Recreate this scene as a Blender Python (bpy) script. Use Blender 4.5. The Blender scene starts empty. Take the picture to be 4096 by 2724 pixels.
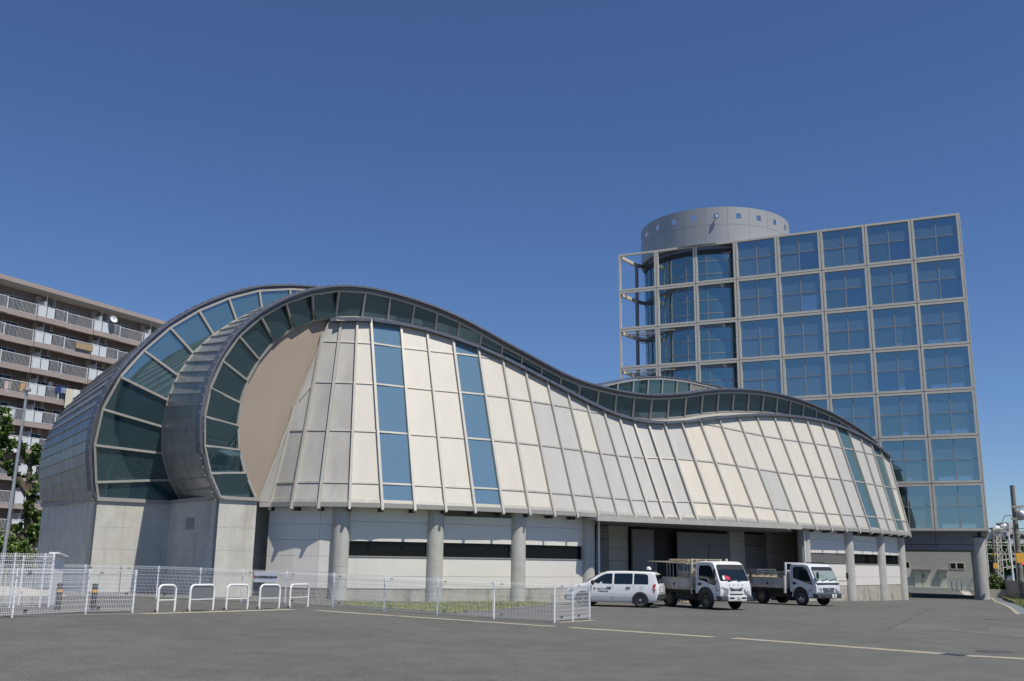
import bpy, math, random
import numpy as np
from mathutils import Vector, Matrix
random.seed(7)
R = math.radians
SC = bpy.context.scene
COL = SC.collection

# ------------------------------------------------------------------ camera, world, sun, exposure
F = 2250*1.7371; CX, CY = 2048.0, 1362.0; H = 1.9
TH = math.atan(0.2253); RO = R(-0.81)
FWD = np.array([0, math.cos(TH), math.sin(TH)])
U0 = np.array([0, -math.sin(TH), math.cos(TH)]); R0 = np.array([1., 0, 0])
RGT = math.cos(RO)*R0 - math.sin(RO)*U0
UP = math.cos(RO)*U0 + math.sin(RO)*R0
CAMP = np.array([0, 0, H])
cam = bpy.data.cameras.new('camera'); camo = bpy.data.objects.new('camera', cam); COL.objects.link(camo)
cam.sensor_width = 36; cam.lens = 2250/2358*36; cam.clip_end = 6000; cam.clip_start = 0.1
m = Matrix.Identity(4)
for i in range(3):
    m[i][0] = RGT[i]; m[i][1] = UP[i]; m[i][2] = -FWD[i]; m[i][3] = CAMP[i]
camo.matrix_world = m
SC.camera = camo

SAZ = np.array([0.682, -0.731]); SEL = 60.0
w = bpy.data.worlds.new('World'); SC.world = w; w.use_nodes = True
nt = w.node_tree; bg = nt.nodes['Background']
sky = nt.nodes.new('ShaderNodeTexSky'); sky.sky_type = 'NISHITA'; sky.sun_disc = False
sky.sun_elevation = R(SEL); sky.sun_rotation = math.atan2(SAZ[0], SAZ[1])
sky.air_density = 1.0; sky.dust_density = 0.0; sky.ozone_density = 6.0; sky.altitude = 300
gain = nt.nodes.new('ShaderNodeMixRGB'); gain.blend_type = 'MULTIPLY'; gain.inputs[0].default_value = 1; gain.inputs[2].default_value = (.80, .90, 1.09, 1)
nt.links.new(sky.outputs[0], gain.inputs[1]); nt.links.new(gain.outputs[0], bg.inputs[0]); bg.inputs[1].default_value = 0.086
sl = bpy.data.lights.new('sun', 'SUN'); slo = bpy.data.objects.new('sun', sl); COL.objects.link(slo)
sl.energy = 4.6; sl.angle = R(0.53); sl.color = (1, .94, .83)
sv = Vector((SAZ[0]*math.cos(R(SEL)), SAZ[1]*math.cos(R(SEL)), math.sin(R(SEL))))
slo.rotation_euler = sv.to_track_quat('Z', 'Y').to_euler(); slo.location = (40, -30, 80)
SC.view_settings.view_transform = 'Standard'; SC.view_settings.look = 'None'
SC.view_settings.gamma = 1; SC.view_settings.exposure = 0.0

# ------------------------------------------------------------------ survey helpers: turn a sighting into a point of the place
def ray(x, y): return FWD + (x-CX)/F*RGT - (y-CY)/F*UP
def atZ(p, Z):
    r = ray(*p); return CAMP + (Z-H)/r[2]*r
def atP(p, P0, n):
    r = ray(*p); return CAMP + ((P0-CAMP)@n)/(r@n)*r
def gz(x, y):
    t = min(max((y-46)/32, 0), 1); k = min(max((y-8)/18, 0), 1); l = min(max((1-x)/15, 0), 1)
    return -0.5*t*t*(3-2*t)+.3*l*k*k*(3-2*k)
def atG(p, dz=0.0):
    z = 0.0
    for _ in range(14):
        P = atZ(p, z+dz); z = gz(P[0], P[1])
    return P
def Rg(x0, y0, s): return lambda x, y: (x0+x/s, y0+y/s)
R1 = Rg(600,1100,1.568); R2 = Rg(1600,1250,1.742); R3 = Rg(2600,1450,2.0909); A1 = Rg(0,1050,2.0909); A2 = Rg(0,1750,2.0909)
A3 = Rg(900,1750,2.0909); A4 = Rg(1800,1850,2.0909); A5 = Rg(2700,1850,2.24); A6 = Rg(3400,1900,1.96); T7 = Rg(2400,750,1.7422)
B6 = Rg(3300,1900,2.8505); B2 = Rg(2440,950,2.6125); Z8 = Rg(3880,1900,2.611)
V = lambda *a: np.array(a, float)
def unit(v): v = np.asarray(v, float); return v/np.linalg.norm(v)

# ------------------------------------------------------------------ materials
def mat(name, col, rough=.6, metal=0., nscale=0., namt=0., bump=0., bscale=60., stretch=None, spec=None, dirt=None, coat=0):
    m = bpy.data.materials.new(name); m.use_nodes = True
    t = m.node_tree; b = t.nodes['Principled BSDF']
    b.inputs['Base Color'].default_value = (*col, 1); b.inputs['Roughness'].default_value = rough; b.inputs['Metallic'].default_value = metal
    if spec is not None: b.inputs['Specular IOR Level'].default_value = spec
    if coat: b.inputs['Coat Weight'].default_value = coat; b.inputs['Coat Roughness'].default_value = .05
    tc = t.nodes.new('ShaderNodeTexCoord'); mp = t.nodes.new('ShaderNodeMapping'); t.links.new(tc.outputs['Object'], mp.inputs[0])
    if stretch: mp.inputs['Scale'].default_value = stretch
    if namt:
        n = t.nodes.new('ShaderNodeTexNoise'); n.inputs['Scale'].default_value = nscale; n.inputs['Detail'].default_value = 6
        t.links.new(mp.outputs[0], n.inputs['Vector'])
        r = t.nodes.new('ShaderNodeValToRGB'); lo, hi = [tuple(max(0, c*(1+s*namt)) for c in col)+(1,) for s in (-1, 1)]
        r.color_ramp.elements[0].color = lo; r.color_ramp.elements[1].color = hi
        r.color_ramp.elements[0].position = .3; r.color_ramp.elements[1].position = .7
        t.links.new(n.outputs[0], r.inputs[0]); src = r.outputs[0]
        if dirt:
            n2 = t.nodes.new('ShaderNodeTexNoise'); n2.inputs['Scale'].default_value = dirt[1]; n2.inputs['Detail'].default_value = 8
            mp2 = t.nodes.new('ShaderNodeMapping'); t.links.new(tc.outputs['Object'], mp2.inputs[0]); mp2.inputs['Scale'].default_value = dirt[3] if len(dirt) > 3 else (1, 1, .12)
            t.links.new(mp2.outputs[0], n2.inputs['Vector'])
            r2 = t.nodes.new('ShaderNodeValToRGB'); r2.color_ramp.elements[0].position = .52; r2.color_ramp.elements[1].position = .75
            r2.color_ramp.elements[0].color = (0,0,0,1); r2.color_ramp.elements[1].color = (dirt[2],)*3+(1,)
            t.links.new(n2.outputs[0], r2.inputs[0])
            mx = t.nodes.new('ShaderNodeMixRGB'); mx.inputs[2].default_value = (*dirt[0], 1)
            t.links.new(r2.outputs[0], mx.inputs[0]); t.links.new(src, mx.inputs[1]); src = mx.outputs[0]
        t.links.new(src, b.inputs['Base Color'])
    if bump:
        n = t.nodes.new('ShaderNodeTexNoise'); n.inputs['Scale'].default_value = bscale; n.inputs['Detail'].default_value = 4
        t.links.new(mp.outputs[0], n.inputs['Vector'])
        bp = t.nodes.new('ShaderNodeBump'); bp.inputs['Strength'].default_value = bump; bp.inputs['Distance'].default_value = .02
        t.links.new(n.outputs[0], bp.inputs['Height']); t.links.new(bp.outputs[0], b.inputs['Normal'])
    return m
def glass(name, base, tint, rough=.03, f0=.35, wav=.0):
    """coated architectural glass: dark body under a tinted mirror coat"""
    m = bpy.data.materials.new(name); m.use_nodes = True; t = m.node_tree
    out = t.nodes['Material Output']; t.nodes.remove(t.nodes['Principled BSDF'])
    d = t.nodes.new('ShaderNodeBsdfDiffuse'); d.inputs[0].default_value = (*base, 1)
    g = t.nodes.new('ShaderNodeBsdfGlossy'); g.inputs[0].default_value = (*tint, 1); g.inputs['Roughness'].default_value = rough
    lw = t.nodes.new('ShaderNodeLayerWeight'); lw.inputs[0].default_value = f0
    mr = t.nodes.new('ShaderNodeMapRange'); mr.inputs[3].default_value = f0; mr.inputs[4].default_value = 1.
    t.links.new(lw.outputs['Fresnel'], mr.inputs[0])
    mx = t.nodes.new('ShaderNodeMixShader'); t.links.new(mr.outputs[0], mx.inputs[0]); t.links.new(d.outputs[0], mx.inputs[1]); t.links.new(g.outputs[0], mx.inputs[2])
    if wav:
        tc = t.nodes.new('ShaderNodeTexCoord'); n = t.nodes.new('ShaderNodeTexNoise'); n.inputs['Scale'].default_value = .35
        t.links.new(tc.outputs['Object'], n.inputs['Vector'])
        bp = t.nodes.new('ShaderNodeBump'); bp.inputs['Strength'].default_value = wav; bp.inputs['Distance'].default_value = .1
        t.links.new(n.outputs[0], bp.inputs['Height']); t.links.new(bp.outputs[0], g.inputs['Normal'])
    t.links.new(mx.outputs[0], out.inputs[0]); return m

# ------------------------------------------------------------------ mesh builder
class MB:
    def __init__(s): s.v = []; s.f = []; s.mi = []
    def add(s, vs, fs, mi=0):
        o = len(s.v); s.v += [tuple(map(float, p)) for p in vs]; s.f += [tuple(i+o for i in f) for f in fs]; s.mi += [mi]*len(fs); return s
    def poly(s, pts, mi=0): return s.add(pts, [tuple(range(len(pts)))], mi)
    def box(s, x0, y0, z0, x1, y1, z1, mi=0):
        return s.hexa([(x0,y0,z0),(x1,y0,z0),(x1,y1,z0),(x0,y1,z0)], [(x0,y0,z1),(x1,y0,z1),(x1,y1,z1),(x0,y1,z1)], mi)
    def hexa(s, a, b, mi=0):
        n = len(a); return s.add(list(a)+list(b), [tuple(range(n))[::-1], tuple(range(n, 2*n))]+[(i, (i+1)%n, (i+1)%n+n, i+n) for i in range(n)], mi)
    def bar(s, p, q, w, h=None, up=(0,0,1), mi=0, off=0.0):
        """box along p-q, w across, h along up (centred, shifted by off along up)"""
        h = h or w; p = V(*p); q = V(*q); d = unit(q-p); u = V(*up)
        u = u-(u@d)*d
        if np.linalg.norm(u) < 1e-4: u = V(1,0,0)-d[0]*d
        u = unit(u); r = np.cross(d, u)
        ring = [r*w/2*a+u*(h/2*b+off) for a, b in ((-1,-1),(1,-1),(1,1),(-1,1))]
        return s.hexa([p+k for k in ring], [q+k for k in ring], mi)
    def tube(s, path, r, n=8, mi=0, cap=True):
        path = [V(*p) for p in path]; rr = r if hasattr(r, '__len__') else [r]*len(path)
        d0 = unit(path[1]-path[0]); u = V(0,0,1) if abs(d0[2]) < .9 else V(1,0,0); vs = []
        for i, p in enumerate(path):
            d = unit(path[min(i+1, len(path)-1)]-path[max(i-1, 0)]); u = unit(u-(u@d)*d); k = np.cross(d, u)
            vs += [p+rr[i]*(math.cos(a)*u+math.sin(a)*k) for a in [2*math.pi*j/n for j in range(n)]]
        fs = [(i*n+j, i*n+(j+1)%n, (i+1)*n+(j+1)%n, (i+1)*n+j) for i in range(len(path)-1) for j in range(n)]
        if cap: fs += [tuple(range(n))[::-1], tuple(range((len(path)-1)*n, len(path)*n))]
        return s.add(vs, fs, mi)
    def lathe(s, prof, c=(0,0,0), n=24, mi=0, a0=0., a1=2*math.pi):
        full = abs(a1-a0-2*math.pi) < 1e-6; k = n if full else n+1; vs = []
        for r, z in prof: vs += [(c[0]+r*math.cos(a), c[1]+r*math.sin(a), c[2]+z) for a in [a0+(a1-a0)*j/n for j in range(k)]]
        fs = [(i*k+j, i*k+(j+1)%k, (i+1)*k+(j+1)%k, (i+1)*k+j) for i in range(len(prof)-1) for j in range(n)]
        return s.add(vs, fs, mi)
    def loft(s, A, B, mi=0, closed=False):
        n = len(A); return s.add(list(A)+list(B), [(i, (i+1)%n, (i+1)%n+n, i+n) for i in range(n if closed else n-1)], mi)
    def slab(s, pts, z0, z1, mi=0): return s.hexa([(p[0],p[1],z0) for p in pts], [(p[0],p[1],z1) for p in pts], mi)
    def build(s, name, mats, parent=None, smooth=False, bevel=0, world=True, angle=40):
        me = bpy.data.meshes.new(name); vs = s.v
        if parent is not None and world:
            o = wl(parent); vs = [(p[0]-o[0], p[1]-o[1], p[2]-o[2]) for p in vs]
        me.from_pydata(vs, [], s.f); mats = mats if isinstance(mats, (list, tuple)) else [mats]
        for k in mats: me.materials.append(k)
        me.polygons.foreach_set('material_index', s.mi)
        if smooth:
            me.polygons.foreach_set('use_smooth', [True]*len(s.f))
            try: me.set_sharp_from_angle(angle=R(angle))
            except Exception: pass
        me.update(); o = bpy.data.objects.new(name, me); COL.objects.link(o)
        if parent is not None: o.parent = parent
        if bevel:
            bv = o.modifiers.new('bevel', 'BEVEL'); bv.width = bevel; bv.segments = 2; bv.limit_method = 'ANGLE'; bv.angle_limit = R(40)
        return o
def wl(o):
    l = V(0,0,0)
    while o is not None: l = l+V(*o.location); o = o.parent
    return l
def tag(o, label=None, cat=None, group=None, kind=None):
    for k, v in (('label', label), ('category', cat), ('group', group), ('kind', kind)):
        if v: o[k] = v
    return o
def thing(name, loc, label, cat, group=None, rz=0):
    o = bpy.data.objects.new(name, None); COL.objects.link(o); o.location = tuple(float(k) for k in loc); o.rotation_euler = (0,0,rz)
    o.empty_display_size = .3; return tag(o, label, cat, group)
def children(o): return [c for c in COL.objects if c.parent == o]
def copy_tree(o, parent=None):
    c = o.copy(); COL.objects.link(c)
    if parent is not None: c.parent = parent
    for ch in children(o): copy_tree(ch, c)
    return c
def text_mesh(txt, size, mi_mb, origin, xdir, updir, mi=0, centre=True, depth=.004):
    """lettering as flat raised shapes, laid out on a surface"""
    cu = bpy.data.curves.new('t', 'FONT'); cu.body = txt; cu.size = size; cu.extrude = depth
    if centre: cu.align_x = 'CENTER'; cu.align_y = 'CENTER'
    o = bpy.data.objects.new('t', cu); COL.objects.link(o)
    dg = bpy.context.evaluated_depsgraph_get(); me = bpy.data.meshes.new_from_object(o.evaluated_get(dg))
    xd = unit(xdir); ud = unit(updir); nd = np.cross(xd, ud); og = V(*origin)
    mi_mb.add([og+xd*v.co.x+ud*v.co.y+nd*(v.co.z+depth) for v in me.vertices], [tuple(p.vertices) for p in me.polygons], mi)
    bpy.data.objects.remove(o); bpy.data.curves.remove(cu); bpy.data.meshes.remove(me)
    return mi_mb

M = {}
M['panelA'] = mat('cladding warm white', (.575,.545,.485), .6, .04, 1.6, .035, 0, stretch=(1,1,.12), dirt=((.44,.39,.32), 3.2, .25, (3,3,.05)))
M['panelB'] = mat('cladding pale grey', (.475,.465,.44), .6, .04, 1.8, .04, 0, stretch=(1,1,.12), dirt=((.40,.37,.33), 3.0, .25, (3,3,.05)))
M['panelC'] = mat('cladding sunlit cream', (.62,.575,.49), .55, .04, 1.4, .04, 0, stretch=(1,1,.15), dirt=((.48,.43,.35), 2.6, .25, (3,3,.05)))  # warm sunlight on the brightest bays, put into the colour
M['panelD'] = mat('cladding dull grey with painted shade', (.39,.38,.355), .65, .05, .9, .14, .1, 9, stretch=(1,1,.35), dirt=((.26,.25,.23), 1.1, .6))  # shade of the nose bays turned from the sun, put into the colour
M['rib'] = mat('rib aluminium', (.47,.45,.405), .5, .1, 3, .06)
M['transom'] = mat('transom aluminium', (.45,.43,.38), .5, .2, 3, .1)
M['zinc'] = mat('zinc roof', (.37,.37,.36), .42, .5, 2.2, .18, .12, 2.5, stretch=(1,1,.6), dirt=((.17,.175,.18), 2.0, .6))
M['lip'] = mat('slate flashing', (.17,.175,.20), .42, .5, 4, .12)
M['frame'] = mat('beige window frame', (.40,.385,.35), .5, .25, 3, .06)
M['tan'] = mat('tan render', (.335,.275,.225), .85, 0, .5, .05, .2, 40, dirt=((.27,.22,.18), 1.6, .5, (1,1,.1)))
M['gdark'] = glass('arch glass', (.030,.058,.068), (.36,.52,.56), .03, .26)
M['gsky'] = glass('arch glass brightened for sky', (.08,.14,.155), (.50,.62,.62), .04, .42)  # same arch glass, body and mirror raised to paint in the sky reflection
M['gblue'] = glass('strip glass', (.16,.27,.33), (.60,.70,.74), .10, .36, .12)
M['gteal'] = glass('strip glass frosted', (.10,.17,.17), (.55,.68,.66), .3, .4)
M['gtower'] = glass('tower glass', (.06,.11,.125), (.52,.66,.66), .02, .47, .04)
M['gtower2'] = glass('tower glass with blind', (.12,.18,.20), (.50,.62,.65), .03, .46, .04)
M['gdrum'] = glass('drum glass', (.05,.115,.13), (.50,.66,.68), .02, .38)
M['steel'] = mat('tower frame', (.60,.565,.49), .5, .0, 5, .08)
M['groove'] = mat('dark joint', (.03,.03,.032), .7)
M['alu'] = mat('drum aluminium', (.40,.40,.39), .42, .35, .6, .03)
M['mull'] = mat('tower glazing bar', (.36,.335,.30), .6, .2)
M['conc'] = mat('cast concrete', (.54,.53,.485), .85, 0, 1.6, .09, .25, 25, dirt=((.32,.28,.21), 1.5, .5))
M['colm'] = mat('column concrete', (.46,.45,.42), .75, 0, 2.2, .07, .1, 30, dirt=((.30,.28,.24), 2.5, .5))
M['wall'] = mat('white wall panel', (.70,.67,.62), .55, 0, 1.0, .03)
M['wallb'] = mat('beige wall panel', (.48,.46,.42), .7, 0, 1.0, .05)
M['plinth'] = mat('stained plinth', (.40,.38,.32), .9, 0, 2.5, .15, .2, 30, dirt=((.12,.11,.09), 1.8, .8, (1,1,.5)))
M['greydoor'] = mat('grey steel door', (.22,.22,.23), .55, .1, 2, .05)
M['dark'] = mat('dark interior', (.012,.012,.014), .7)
M['wind'] = glass('dark window', (.006,.007,.008), (.32,.36,.38), .04, .04)
M['louvre'] = mat('louvre', (.34,.33,.31), .5, .3)
M['soffit'] = mat('soffit', (.32,.31,.30), .7)
M['white'] = mat('white paint', (.78,.79,.80), .4, 0, 8, .03)
M['asph'] = None
# ------------------------------------------------------------------ ground
def asphalt():
    m = bpy.data.materials.new('asphalt'); m.use_nodes = True; t = m.node_tree; b = t.nodes['Principled BSDF']
    tc = t.nodes.new('ShaderNodeTexCoord')
    def noise(s, d=6):
        n = t.nodes.new('ShaderNodeTexNoise'); n.inputs['Scale'].default_value = s; n.inputs['Detail'].default_value = d
        t.links.new(tc.outputs['Object'], n.inputs['Vector']); return n.outputs[0]
    def ramp(src, a, b_, c0, c1):
        r = t.nodes.new('ShaderNodeValToRGB'); e = r.color_ramp.elements; e[0].position = a; e[1].position = b_; e[0].color = c0; e[1].color = c1
        t.links.new(src, r.inputs[0]); return r.outputs[0]
    def mix(kind, f, a, c):
        x = t.nodes.new('ShaderNodeMixRGB'); x.blend_type = kind; x.inputs[0].default_value = f; t.links.new(a, x.inputs[1]); t.links.new(c, x.inputs[2]); return x.outputs[0]
    g = lambda v, w=1.: (v*1.0, v*1.0, v*.985, 1)
    c = ramp(noise(.18, 7), .3, .7, g(.122), g(.150))
    c = mix('MULTIPLY', 1, c, ramp(noise(1.1, 9), .3, .75, g(.84), g(1.08)))
    c = mix('MULTIPLY', 1, c, ramp(noise(42, 4), .32, .7, g(.55), g(1.42)))
    c = mix('MULTIPLY', 1, c, ramp(noise(9, 5), .35, .5, g(.9), g(1.02)))
    vo = t.nodes.new('ShaderNodeTexVoronoi'); vo.inputs['Scale'].default_value = 38; t.links.new(tc.outputs['Object'], vo.inputs['Vector'])
    c = mix('SCREEN', 1, c, ramp(vo.outputs['Distance'], .02, .16, g(.045), (0,0,0,1)))
    t.links.new(c, b.inputs['Base Color']); b.inputs['Roughness'].default_value = .93; b.inputs['Specular IOR Level'].default_value = .25
    bp = t.nodes.new('ShaderNodeBump'); bp.inputs['Strength'].default_value = .5; bp.inputs['Distance'].default_value = .01
    t.links.new(noise(90, 3), bp.inputs['Height']); t.links.new(bp.outputs[0], b.inputs['Normal'])
    return m
M['asph'] = asphalt()
xs = [-2500,-900,-300,-120,-60]+list(range(-40, 61))+[80,120,300,900,2500]; ys = [-2500,-600,-100,-30,0]+list(range(6, 84))+[90,110,150,300,900,3000]
g = MB(); vs = [(x, y, gz(x, y)) for y in ys for x in xs]; nx = len(xs)
g.add(vs, [(j*nx+i, j*nx+i+1, (j+1)*nx+i+1, (j+1)*nx+i) for j in range(len(ys)-1) for i in range(nx-1)])
tag(g.build('ground', M['asph'], smooth=True), 'grey asphalt yard in front of the curved hall', 'ground', kind='structure')

# ------------------------------------------------------------------ the curved hall
EZ = 4.25
bots = [R1(762,1428),R1(903,1424),R1(1058,1424),R1(1253,1428),R1(1455,1432)]+[R2(*p) for p in [(100,1340),(313,1347),(515,1357),(710,1362),(893,1372),(1063,1384),(1222,1391),(1370,1400),(1505,1412),(1632,1420),(1748,1424),(1847,1428)]]+[R3(*p) for p in [(243,1297),(380,1303),(543,1308),(718,1320),(903,1332),(1070,1347),(1228,1360),(1373,1368),(1503,1377),(1625,1383),(1737,1390),(1835,1397),(1920,1405),(1997,1410),(2065,1418),(2120,1424),(2165,1428)]]
tops = [R1(912,815),R1(1090,360),R1(1203,290),R1(1302,290),R1(1385,290)]+[R2(*p) for p in [(3,90),(183,127),(365,185),(540,248),(707,322),(865,403),(1017,482),(1157,556),(1290,626),(1410,682),(1520,724),(1620,750),(1725,768)]]+[R3(*p) for p in [(112,510),(255,503),(405,485),(560,463),(725,450),(877,440),(1022,443),(1163,453),(1295,470),(1420,492),(1538,528),(1645,570),(1745,615),(1835,670),(1915,730),(1990,797)]]
NR = len(bots)
def smooth_rows(Q, s):
    t = np.arange(len(Q)); out = []
    for i in t:
        wt = np.exp(-.5*((t-i)/s)**2); A = np.vstack([np.ones(len(t)), t-i, (t-i)**2]).T
        out.append(np.linalg.lstsq(A*wt[:,None], Q*wt[:,None], rcond=None)[0][0])
    return np.array(out)
EB = smooth_rows(np.array([atZ(b, EZ) for b in bots]), 2.0)
TG = np.gradient(EB, axis=0); TG[:,2] = 0; TG /= np.linalg.norm(TG, axis=1)[:,None]
INW = np.c_[-TG[:,1], TG[:,0], np.zeros(NR)]
# front arch frame: tan end wall plane, vertical, 40 degrees
AA = R(40); E1 = V(math.cos(AA), math.sin(AA), 0); E2 = V(-math.sin(AA), math.cos(AA), 0)
P0 = atZ(R1(672,1408), EZ+.1)                     # foot of the tan wall
r0b = atP(R1(680,1412), P0, E2); r0t = atP(R1(1120,290), P0, E2)
ET = []
for i in range(NR):
    lean = R(19 if i < 24 else 19-(i-23)*.7)
    up = V(0,0,math.cos(lean))+INW[i]*math.sin(lean)
    ET.append(atP(tops[i], EB[i], np.cross(TG[i], up)))
ET = np.array(ET); ET[5:] = smooth_rows(ET[5:], 1.3)
for i in (2, 3, 4): ET[i] = atZ(tops[i], r0t[2]+(ET[5][2]-r0t[2])*(i-1)/4.)
for i in (0, 1): ET[i] = atP(tops[i], P0-E2*.02, E2)

c0 = atG(A3(1400,1400))
hall = thing('curved_hall', (c0[0], c0[1]+6, 0), 'low curving hall with zinc arched roofs, white ribbed cladding and a concrete base', 'building')
def part(mb, name, m, parent=None, **k): return mb.build(name, m, parent or hall, **k)
def pane(q, down, ref):
    """a flat pane: four corners brought into one plane that leans over by down degrees"""
    q = [V(*p) for p in q]; c = sum(q)/4; n = unit(np.cross(q[2]-q[0], q[3]-q[1])); n = n if n@ref > 0 else -n
    if down is not None:
        hz = unit(V(n[0], n[1], 0)); n = unit(hz*math.cos(R(down))-V(0,0,math.sin(R(down))))
    return MB().poly([p-n*((p-c)@n) for p in q])

def rib_pt(i, z):
    b, t = EB[i], ET[i]; f = min(max((z-b[2])/(t[2]-b[2]), 0), 1); return b+(t-b)*f
leanp = V(0,0,math.cos(R(19)))+INW[4]*math.sin(R(19)); n4 = np.cross(TG[4], leanp)
lev = [EZ]+[atP(R1(*p), EB[4], n4)[2] for p in [(1448,1308),(1432,985),(1410,688),(1395,437)]]+[99.]
print('levels', np.round(lev, 2), 'r0', np.round(r0b, 2), np.round(r0t, 2))
# cladding bays
clad = MB(); trans = MB(); strips = {4: 'gblue', 7: 'gblue', 28: 'gteal', 31: 'gteal'}
PM = [M['panelA'], M['panelB'], M['panelC'], M['panelD']]
def pane_style(i):  # bay tones paint in how each stretch of the curve catches the sun
    if i <= 2: return 3
    if 11 <= i <= 17: return 1
    if 18 <= i <= 21: return 2
    if i >= 22: return 1 if i > 25 else 0
    return 0
def bay_cells(fa, fb, za, zb):
    """quads of one bay between two rib lines, level by level"""
    for k in range(len(lev)-1):
        z0, z1 = lev[k], lev[k+1]
        a0, b0, b1, a1 = fa(z0), fb(z0), fb(z1), fa(z1)
        if z0 >= za-.03 and z0 >= zb-.03: continue
        pts = [a0, b0, b1, a1]
        if np.linalg.norm(a0-a1) < 1e-3: pts = [a0, b0, b1]
        elif np.linalg.norm(b0-b1) < 1e-3: pts = [a0, b0, a1]
        yield k, pts
for i in range(NR-1):
    fa = lambda z, i=i: rib_pt(i, z); fb = lambda z, i=i: rib_pt(i+1, z)
    gl = strips.get(i); wmb = MB()
    out = -unit(INW[i]+INW[i+1])
    for k, pts in bay_cells(fa, fb, ET[i][2], ET[i+1][2]):
        if gl:
            if len(pts) == 4: q_ = pane(pts, None, out); wmb.add(q_.v, q_.f)
            else: wmb.poly(pts)
        else: clad.poly(pts, pane_style(i) if random.random() > .18 else random.choice([0, 1] if i > 2 else [3]))
        trans.bar(pts[0]+out*.015, pts[1]+out*.015, .05, .085 if k else .16, up=pts[-1]-pts[0], off=0 if k else .08)
    if gl: part(wmb, 'window_strip', M[gl])
# the wedge beside the tan wall
def r0p(z): f = min(max((z-r0b[2])/(r0t[2]-r0b[2]), 0), 1); return r0b+(r0t-r0b)*f
for k, pts in bay_cells(r0p, lambda z: rib_pt(0, z), r0t[2], ET[0][2]): clad.poly(pts, 3)
def r0r(z): return r0p(z)
part(clad, 'cladding', PM); part(trans, 'transoms', M['transom'])
# between cut ribs 0/1 and the tan wall line the bays close on r0
fill = MB()
fill.poly([ET[0], ET[1], r0p(ET[1][2]-.4), r0p(ET[0][2]+.2)]); fill.poly([ET[1], ET[2], r0t]); part(fill, 'cladding_edge', M['panelD'])
bb = MB(); bb.bar(r0b-E2*.05, r0t-E2*.05, .09, .12, up=-E2); part(bb, 'edge_trim', M['transom'])
for i in range(NR):
    b, t = EB[i], ET[i]; d = unit(t-b); o = -INW[i]
    o = unit(o-(o@d)*d)
    rb = MB(); rb.bar(b-d*.32, t+d*(.06 if i > 1 else 0), .11, .16, up=o, off=.05)
    part(rb, 'rib', M['rib'])
# parapet flashing along the rib tops
fl = MB(); tp = [r0t+E1*.1+V(0,0,.05)]+[ET[i]+V(0,0,.05) for i in range(2, NR)]
tp = list(smooth_rows(np.array(tp), .8))
for a, b in zip(tp[:-1], tp[1:]):
    n = unit(np.cross(b-a, V(0,0,1))); fl.hexa([a-n*.35-V(0,0,.12), b-n*.35-V(0,0,.12), b+n*.30-V(0,0,.10), a+n*.30-V(0,0,.10)], [a-n*.35+V(0,0,.02), b-n*.35+V(0,0,.02), b+n*.30+V(0,0,.05), a+n*.30+V(0,0,.05)])
part(fl, 'parapet_flashing', M['lip'])

# ---- arch glazing of the front shell
FO = [R1(*p) for p in [(437,1392),(375,1245),(338,1072),(338,888),(375,710),(450,538),(555,383),(693,262),(850,175),(1015,120),(1183,97),(1350,108),(1505,140),(1658,185)]]+[R2(*p) for p in [(258,0),(415,68),(568,148),(715,230),(852,303),(990,378),(1122,448),(1250,502),(1383,540),(1505,570),(1632,590)]]+[R3(*p) for p in [(15,303),(153,298),(297,288),(435,265),(568,252),(695,250),(822,255),(945,268),(1060,290),(1172,318),(1282,350),(1388,395),(1495,440),(1595,495),(1693,553),(1790,620),(1880,690)]]
FI = [R1(*p) for p in [(665,1408),(590,1242),(553,1098),(545,947),(562,803),(608,662),(680,530),(775,415),(893,332),(1025,283),(1160,262),(1328,265),(1488,285),(1640,310)]]+[R2(*p) for p in [(245,128),(400,180),(553,238),(702,305),(843,372),(978,447),(1112,520),(1240,585),(1368,645),(1495,695),(1618,735)]]+[R3(*p) for p in [(-5,472),(140,467),(283,455),(420,430),(555,415),(683,410),(810,412),(932,415),(1050,425),(1160,437),(1272,455),(1380,485),(1487,525),(1588,580),(1688,640),(1790,715),(1880,790)]]
# plan line of the glazing foot: tan plane as far as the crown, then inside the rib tops
inpl = [ET[i]+INW[i]*.55 for i in range(6, NR)]; inpl = [p for p in inpl]+[inpl[-1]+TG[-1]*3]
crown = atP(FI[10], P0, E2)
plan = np.array([P0-E1*9, P0, P0+E1*2, crown-E1*1.5, crown]+inpl)[:, :2]
pl2 = [plan[0]]
for a, b in zip(plan[:-1], plan[1:]):
    for k in range(1, 9): pl2.append(a+(b-a)*k/8)
pl2 = np.array(pl2)
def smooth_plan(Q, it=60):
    Q = Q.copy()
    for _ in range(it): Q[1:-1] = .5*Q[1:-1]+.25*(Q[:-2]+Q[2:])
    return Q
pl2 = smooth_plan(pl2)
def on_plan(p, off, lo=None):
    """where a sighting meets the upright surface over the plan line (moved out by off)"""
    r = ray(*p); best = None
    for a, b in zip(pl2[:-1], pl2[1:]):
        d = b-a; n = V(d[1], -d[0])/np.linalg.norm(d)      # outward (towards the yard)
        A = a+n*off
        den = r[0]*d[1]-r[1]*d[0]
        if abs(den) < 1e-9: continue
        t = (A[0]*d[1]-A[1]*d[0])/den; q = r[:2]*t
        s = ((q-A)@d)/(d@d)
        if -.6 <= s <= 1.6 and t > 0:
            P = CAMP+r*t; ex = max(0, -s, s-1)
            if best is None or ex < best[0]: best = (ex, P)
    return None if best is None else best[1]
GI = [on_plan(p, 0.0) for p in FI]; GO = []
for k, p in enumerate(FO):
    off = .55 if k < 11 else .45
    hh = min(1, k/3.) if k < 11 else 1
    GO.append(on_plan(p, .25+.4*hh if k < 11 else .45))
ok = [k for k in range(len(GI)) if GI[k] is not None and GO[k] is not None]
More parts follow.
